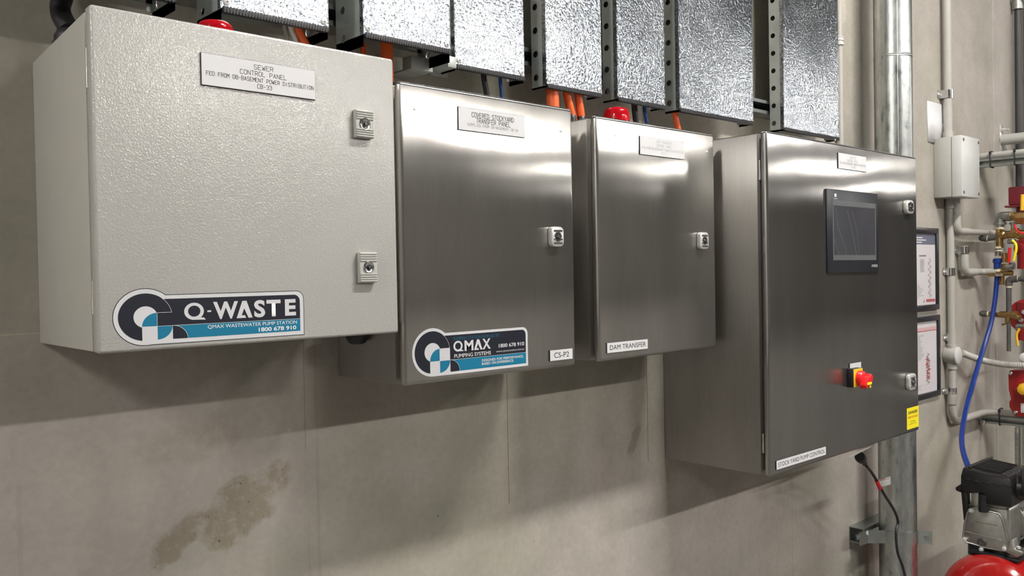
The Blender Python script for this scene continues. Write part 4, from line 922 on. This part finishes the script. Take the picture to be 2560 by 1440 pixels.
b = B(); fit(b, V(2532, 557), V(2532, 578), 10); fit(b, V(2532, 556), V(2532, 561), 17, 1); fit(b, V(2441+50, 604), V(2499, 604), 15); fit(b, V(2520, 604), V(2540, 604), 12); fit(b, V(2495, 620), V(2495, 640), 13)
make_each('nipple', b, M['iron'], t)
make_each('thread_tape', B().cyl(V(2497, 616), V(2497, 621), mpp(c)*9.8).cyl(V(2497, 625), V(2497, 628), mpp(c)*9), M['tape'], t)
b = B(); r = mpp(c)*8.5; b.cyl(V(2493.5, 646), V(2493.5, 671), r).hexn(V(2493.5, 648), V(2493.5, 657), r*1.25)
make('hose_fitting', b, M['hose'], t)
make('copper_nipple', B().cyl(V(2511, 632), V(2511, 656), mpp(c)*7), M['brass'], t)
make('pin', B().cyl(V(2510.5, 609), V(2510.5, 632), mpp(c)*1.8), M['chrome'], t)
b = B(); a, c2 = V(2525, 619, VD+.02), V(2522, 656, VD+.02); b.cyl(a, c2, mpp(a)*3.6, seg=10); make('red_lever', b, M['red'], t)
b = B(); b.tube([V(2530, 600, VD+.03), V(2540, 609, VD+.03), V(2541, 622, VD+.03), V(2534, 652, VD+.03)], mpp(a)*3.2, 10, fil=.02); make('yellow_lever', b, M['yel'], t)
make('yellow_lever', B().cyl(V(2556, 486, VD+.06), V(2555, 526, VD+.06), mpp(a)*4, seg=10), M['yellow'], t)
b = B(); fit(b, V(2472, 684), V(2498, 684), 17, 1); fit(b, V(2498, 684), V(2532, 682), 13); b.box(V(2501, 660, VD), V(2524, 676, VD-.03), .002); fit(b, V(2505, 690), V(2505, 712), 11, 1); fit(b, V(2503, 704), V(2503, 712), 12, 1)
make('lower_valve', b, M['brass'], t, ang=30)
make('union_nut', B().hexn(V(2516, 668, VD+.02), V(2530, 668, VD+.02), mpp(a)*8).hexn(V(2524, 665, VD+.0), V(2536, 665, VD), mpp(a)*10), M['iron'], t, ang=20)
make('hose_clamp', B().cyl(V(2493, 684), V(2493, 690), mpp(a)*9).hexn(V(2494, 687, VD+.02), V(2508, 687, VD+.02), mpp(a)*3.5), M['chrome'], t)
make('hose_ring', B().cyl(V(2493, 673), V(2493, 679), mpp(a)*7.5), M['tape'], t)
make('red_tube', B().tube(smooth_path([V(2536, 560, .26), V(2542, 575, .26), V(2552, 582, .26), V(2570, 584, .26)]), mpp(a)*2.2, 8), M['red'], t)

valve_t = t
# blue hose down to the compressor
hp_ = [UX(a_, c_, X_) for a_, c_, X_ in ((2493, 672, 4.72), (2492, 700, 4.72), (2488, 745, 4.71), (2478, 805, 4.68), (2462, 860, 4.62), (2448, 905, 4.54), (2432, 960, 4.43), (2418, 1010, 4.31), (2408, 1060, 4.18), (2404, 1100, 4.05), (2410, 1138, 3.93), (2424, 1176, 3.84))]
single('air_hose', 'blue air hose hanging from the brass valves to the compressor', 'hose', B().tube(smooth_path(hp_), mpp(V(2460, 880))*5.6, 14), M['hose'], hp_[-1])

# dark elbow pipes left of the valves
def arm(py, xl, xr2, d, t, wpx, tapepx):
    r = mpp(U(xl, py, d))*wpx/2
    make('elbow', B().tube([V(xl+9, py-1), V(xl+22, py)], r*1.15, 18).sph(V(xl+9, py-1), r*1.15), M['darkiron'], t)
    make_each('thread_tape', B().cyl(V(tapepx, py), V(tapepx+5, py), r*1.05), M['tape'], t)
    make('pipe', B().cyl(V(tapepx+3, py), V(xr2, py+(8 if py > 700 else -4)), r*.92), M['darkiron'] if wpx > 15 else M['brass'], t)
arm(596, 2447, 2500, .20, valve_t, 17, 2466)
t = thing('drain_pipe', 'dark drain pipe with an elbow hanging between the brass valves and the flexible conduit', 'pipe', V(2522, 700, .22)); r = mpp(V(2522, 700, .22))
make('elbow', B().tube([V(2522, 714, .22), V(2522, 699, .22), V(2545, 697, .22)], r*8.5, 18, fil=.03, n=8), M['darkiron'], t)
make_each('thread_tape', B().cyl(V(2539, 697, .22), V(2546, 697, .22), r*7.4).cyl(V(2522, 713, .22), V(2522, 719, .22), r*6.9), M['tape'], t)
make('pipe', B().cyl(V(2522, 714, .22), V(2522, 790, .22), r*6.3).cyl(V(2543, 697, .22), V(2590, 697, .22), r*6.3).cyl(V(2522, 795, .22), V(2522, 878, .22), r*4.8), M['darkiron'], t)
make('tee', B().cyl(V(2500, 786, .22), V(2545, 786, .22), r*8.2).cyl(V(2520, 790, .22), V(2520, 806, .22), r*7).cyl(V(2505, 812, .25), V(2516, 808, .25), r*2.5), M['brass'], t)
arm(785, 2447, 2552, .20, t, 15, 2468)
t = thing('ball_valve', 'small ball valve with an orange lever hanging down, right of the drain pipe', 'valve', V(2548, 815, .22))
make('body', B().cyl(V(2541, 815, .22), V(2562, 815, .22), r*6).hexn(V(2539, 821, .22), V(2548, 821, .22), r*4.5), M['iron'], t, ang=25)
make('lever', B().tube([V(2549, 822, .25), V(2542, 833, .25), V(2541, 842, .25), V(2545, 864, .25)], r*2.9, 10, fil=.01), M['yellow'], t)

# red castings of the sprinkler riser
XS = 4.88
p = UX(2520, 468, XS); q = UX(2580, 510, XS)
t = thing('flow_switch', 'maroon flow switch box above the brass valves at the right edge', 'switch', (p.x, p.y, q.z))
make('housing', B().box((XS, p.y, q.z), (XS+.16, q.y, p.z), .006), M['maroon'], t)
make('base_flange', B().box((XS-.012, p.y+.014, q.z-.010), (XS+.17, q.y, q.z-.001), .002), M['maroon'], t)
make('stem', B().cyl(UX(2552, 508, XS+.05), UX(2552, 540, XS+.05), .020), M['maroon'], t)
t = thing('riser_casting', 'dark red valve casting at the right edge between the levers and the flexible conduit', 'valve', UX(2560, 720, 4.9))
p = UX(2570, 800, 4.90)
make_each('casting', B().cyl(UX(2568, 600, 4.90), UX(2568, 672, 4.90), .045, seg=28).sph(UX(2562, 620, 4.90), .05).cyl(UX(2572, 755, 4.90), UX(2572, 850, 4.90), .055, seg=28).lathe([(.05, -.02), (.085, -.015), (.085, .015), (.05, .02)], UX(2568, 790, 4.90), (1, 0, 0), 28), M['redcast'], t)
qr = UX(2578, 720, 4.90); xr0, yr0 = qr.x, qr.y
make('riser', B().cyl((xr0, yr0, 0), (xr0, yr0, UX(2574, 560, 4.90).z), .028, seg=24).cyl((xr0, yr0, UX(2561, 893, 4.695).z), (4.70, UX(2561, 893, 4.695).y, UX(2561, 893, 4.695).z), .006), M['redcast'], t)
make('bolt', B().hexn(UX(2560, 780, 4.84), UX(2560, 780, 4.82), .012).hexn(UX(2552, 800, 4.84), UX(2552, 800, 4.82), .012), M['iron'], t, ang=20)
# bright red alarm switch with yellow knob
XS = 4.695
t = thing('alarm_switch', 'bright red enamelled switch housing with a yellow knob, right edge above the lower rail', 'switch', UX(2560, 1000, XS))
prof = [(2524, 926), (2600, 926), (2600, 1044), (2538, 1042), (2534, 1034), (2523, 1019), (2522, 1004), (2527, 999), (2521, 975), (2520, 934)]
pp = [UX(a, c_, XS) for a, c_ in prof]; ms = mpp(pp[0])
make('housing', B().prism(pp, (.085, 0, 0), .005), M['redsw'], t)
b = B()
for a, c_ in ((2527, 933), (2540, 1031)): b.lathe([(ms*5, 0), (ms*4.5, .004), (ms*2, .006)], UX(a, c_, XS), (-1, 0, 0), 16)
make_each('cover_screw', b, M['chrome'], t)
q = UX(2564, 972, XS); make('boss', B().lathe([(ms*27, 0), (ms*25, .010), (ms*22, .012)], q, (-1, 0, 0), 32), M['redsw'], t)
make('knob', B().lathe([(ms*15, .010), (ms*16, .020), (ms*13, .042), (ms*6, .048)], q, (-1, 0, 0), 9), M['yellow'], t)
q0, q1 = UX(2552, 1008, XS), UX(2600, 1036, XS); make('rating_plate', B().box((XS-.003, q0.y, q0.z), (XS+.002, q1.y, q1.z), .001), M['plate2'], t)
single('gauge', 'round pale gauge face at the right edge above the red switch', 'gauge', B().lathe([(ms*11, 0), (ms*11, .015), (ms*9, .018)], UX(2561, 893, XS), (-1, -.3, 0), 28), M['boxlid'], UX(2561, 893, XS))

# ------------------------------------------------------------------ plug, cord
zo = C4['z0']
p = U(2150, 1128, .24)
t = thing('outlet', 'white power outlet fixed under the largest cabinet', 'outlet', (p.x, p.y, zo-.02))
make('cover', B().prism([U(2123, 1146, .27), U(2186, 1113, .27), U(2180, 1117, .20), U(2128, 1143, .20)], (0, 0, .009)), M['cover_white'], t, smooth=False)
make('mounting_block', B().box((U(2140, 1130, .24).x, -.26, zo-.022), (U(2172, 1118, .24).x, -.20, zo+.004), .002), M['cover_white'], t)
t = thing('power_cord', 'black power cord with moulded plug hanging from under the largest cabinet', 'power cord', U(2148, 1140, .24))
a, c_ = U(2149, 1141, .27), U(2168, 1168, .25); dv = (c_-a)
r = mpp(a)
make('plug', B().lathe([(r*12, 0), (r*13.5, .012), (r*12, .030), (r*8, .048), (r*6.5, .058)], a, dv, 24).lathe([(r*6, .05), (r*7, .056), (r*5, .060), (r*6.6, .066), (r*4.8, .070), (r*6.2, .076), (r*4.5, .08)], a, dv, 20), M['rubber'], t)
cp = [a+dv*.9, U(2178, 1180, .24), U(2192, 1202, .24), U(2210, 1235, .24), U(2235, 1275, .23), U(2245, 1305, .22), U(2240, 1330, .22), U(2244, 1380, .22), U(2257, 1417, .22), U(2266, 1460, .22), U(2275, 1520, .22)]
make('cable', B().tube(smooth_path(cp), r*3.7, 12), M['rubber'], t)
make('tag_wrap', B().tube([U(2191, 1201, .24), U(2200, 1222, .24)], r*5, 12), M['red'], t)
tg = make('tag', B().prism([U(2196, 1199, .24), U(2226, 1191, .24), U(2228, 1211, .24), U(2200, 1219, .24)], (0, .001, 0)), M['tagm'], t, smooth=False)
b = B()
for k in range(4):
    a0_, a1_ = U(2199+k*.5, 1206+k*3.3, .2405), U(2224, 1200+k*3.3, .2405); b.prism([a0_, a1_, a1_+Vector((0, 0, .0018)), a0_+Vector((0, 0, .0018))], (0, -.0003, 0))
make('tag_lines', b, M['white'], tg, smooth=False)
make('tag_heading', text_bm(B(), 'TEST TAG', U(2199, 1200, .2406).x, U(2213, 1196, .2406).x, U(2200, 1202, .24).z, U(2200, 1198, .24).z, .2406, .02), M['redink'], tg, smooth=False, kind='flat')

# ------------------------------------------------------------------ air compressor
XC = 3.72
def K(px, py, X=XC): return UX(px, py, X)
t = thing('air_compressor', 'red tank air compressor with black shroud and cast silver crankcase', 'compressor', (XC+.3, K(2470, 1400).y, .05))
m_ = mpp(K(2460, 1330))
# tank: axis along X, domed end towards the camera side
tc = K(2500, 1378, XC+.05); tr_ = .205; zt_ = tc.z; yc = tc.y
prof = []
for i in range(9):
    a = math.pi/2*i/8; prof.append((max(.002, tr_*math.sin(a)), .11*(1-math.cos(a))))
prof += [(tr_, .80)] + [(tr_*math.cos(math.pi/2*i/8)+.001, .80+.11*math.sin(math.pi/2*i/8)) for i in range(1, 9)]
make('tank', B().lathe(prof, (XC-.12, yc, zt_-tr_), (1, 0, 0), 56), M['tank'], t)
make('saddle_plate', B().box((XC-.02, yc-.09, zt_-.012), (XC+.50, yc+.09, zt_+.002), .004), M['black'], t)
for sx in (XC+.02, XC+.6):
    for sy in (-1, 1): make('foot', B().tube([(sx, yc+sy*.11, zt_-tr_*1.75), (sx, yc+sy*.17, .0)], .018, 10), M['black'], t)
# crankcase front cover (faces -X)
def facepoly(pts, X, depth, bev=.004): return B().prism([K(a, c_, X) for a, c_ in pts], (depth, 0, 0), bev)
cov = [(2424, 1272), (2445, 1270), (2498, 1284), (2506, 1300), (2514, 1330), (2523, 1374), (2515, 1378), (2470, 1371), (2412, 1354), (2408, 1342), (2411, 1312), (2417, 1285)]
o = make('crankcase_cover', facepoly(cov, XC, .03), M['cast'], t)
make('cover_rim', B().tube([K(a, c_, XC-.002) for a, c_ in cov+cov[:2]], m_*2.4, 8), M['cast'], o)
make('recess_line', B().tube([K(2421, 1300, XC-.001), K(2493, 1315, XC-.001)], m_*.8, 6).tube([K(2414, 1329, XC-.001), K(2502, 1351, XC-.001)], m_*1.6, 6), M['cast'], o)
make('sight_glass', B().lathe([(m_*11, 0), (m_*11, .004), (m_*8.5, .006), (m_*8, .002)], K(2455, 1356, XC), (-1, 0, 0), 28, caps=False).lathe([(m_*8.2, 0), (m_*8.2, .003)], K(2455, 1356, XC), (-1, 0, 0), 24), M['darkiron'], o)
for a, c_ in ((2429, 1276), (2494, 1291), (2412, 1348), (2454, 1373), (2512, 1371)):
    make('bolt', B().lathe([(m_*5.5, -.01), (m_*5.5, .006)], K(a, c_, XC), (-1, 0, 0), 16).hexn(K(a, c_, XC)+Vector((-.006, 0, 0)), K(a, c_, XC)+Vector((-.012, 0, 0)), m_*3.6), M['screw'], o, ang=25)
# crankcase and motor behind
ya, yb = K(2410, 1320).y, K(2530, 1320).y; zt2, zb2 = K(2460, 1262).z, K(2460, 1385).z
make('crankcase', B().box((XC+.025, ya-.0, zb2+.01), (XC+.16, yb+.015, zt2), .02, 3), M['cast'], t)
mb = B()
ymid = (ya+yb)/2; zmid = (zt2+zb2)/2
mb.cyl((XC+.15, ymid, zmid+.01), (XC+.42, ymid, zmid+.01), .088, seg=32)
for k in range(20):
    a = 2*math.pi*k/20; mb.box((XC+.17, ymid+math.cos(a)*.085-.0015, zmid+.01+math.sin(a)*.085-.0015), (XC+.40, ymid+math.cos(a)*.102+.0015, zmid+.01+math.sin(a)*.102+.0015))
make('motor', mb, M['cast'], t)
make('mounting_lug', facepoly([(2523, 1352), (2533, 1350), (2537, 1372), (2558, 1380), (2556, 1388), (2540, 1394), (2514, 1380)], XC-.03, .05, .003), M['cast'], t)
make('lug_bolt', B().hexn(K(2546, 1371, XC-.03), K(2546, 1366, XC-.03), m_*5), M['screw'], t, ang=20)
make('rubber_foot', B().cyl(K(2444, 1360, XC+.04), K(2444, 1386, XC+.04), .035).cyl(K(2505, 1372, XC+.04), K(2505, 1392, XC+.04), .035), M['rubber'], t)
# cylinder between crankcase and shroud
make('cylinder', B().box((XC+.02, K(2426, 1240).y, zt2-.01), (XC+.13, K(2510, 1240).y, K(2460, 1200).z), .008).box((XC+.0, K(2427, 1240).y, K(2440, 1266).z), (XC+.03, K(2448, 1240).y, K(2440, 1230).z), .004), M['cast'], t)
# shroud
sh = [(2406, 1172), (2409, 1168), (2455, 1182), (2514, 1193), (2525, 1198), (2530, 1215), (2529, 1270), (2510, 1268), (2470, 1262), (2452, 1232), (2425, 1234), (2401, 1228), (2401, 1190)]
S0 = XC-.045
sp_ = [K(a, c_, S0) for a, c_ in sh]
bk = .26
top_shift = Vector((bk, 0, 0))
o = make('shroud', B().prism(sp_, (bk, 0, 0), .006), M['shroud'], t, ang=30)
b = B()
tl, tr2 = K(2409, 1167, S0), K(2516, 1192, S0)
for i in range(13):
    for j in range(7):
        u = .20+.048*i; v_ = .16+.11*j; base = tl.lerp(tr2, u)+Vector((bk*v_, 0, .0022)); b.box(base-Vector((.006, .0035, .002)), base+Vector((.006, .0035, .002)))
g_ = make('vent_grille', b, M['black'], o, smooth=False); g_['kind'] = 'stuff'
b = B()
for j in range(9):
    v_ = .12+.085*j; a = tl.lerp(tr2, .86)+Vector((bk*v_, 0, .002)); c_ = tl.lerp(tr2, 1.02)+Vector((bk*v_, 0, -.004)); b.tube([a, c_], .0028, 6)
make('cooling_slat', b, M['rubber'], o)
make('shroud_ridge', B().tube([tl.lerp(tr2, .12)+Vector((.004, 0, .002)), tl.lerp(tr2, .12)+Vector((bk-.005, 0, .002))], .004, 8), M['shroud'], o)
b = B()
for k in range(4):
    u0_, u1_ = 2436+k*26, 2452+k*26
    if k < 4: b.tube([K(u0_, 1203+k*3.5, S0-.001), K(u1_, 1206+k*3.5, S0-.001)], .0022, 6)
for k in range(5): b.tube([K(2413+k*22, 1197+k*3.2, S0-.001), K(2425+k*22, 1199+k*3.2, S0-.001)], .0015, 6)
make('front_slot', b, M['black'], o)
make('side_tab', B().prism([K(2388, 1219, S0+.03), K(2402, 1210, S0+.03), K(2402, 1232, S0+.03), K(2389, 1226, S0+.03)], (.02, 0, 0), .003), M['shroud'], o)
make('skirt', B().prism([K(2402, 1226, S0+.04), K(2418, 1232, S0+.04), K(2420, 1272, S0+.04), K(2412, 1302, S0+.04), K(2409, 1300, S0+.04)], (.03, 0, 0), .002), M['shroud'], o)
make('intake_pipe', B().cyl(K(2458, 1236, S0+.01), K(2458, 1279, S0+.01), m_*11, seg=24), M['shroud'], t)
make('air_filter', B().lathe([(.055, 0), (.060, .01), (.060, .08), (.05, .09)], K(2553, 1206, XC+.02), (.35, -1, 0), 28), M['shroud'], t)
make('vent_neck', B().lathe([(.05, 0), (.052, .03), (.048, .05)], K(2530, 1215, XC+.05), (.2, -1, 0), 24), M['shroud'], t)
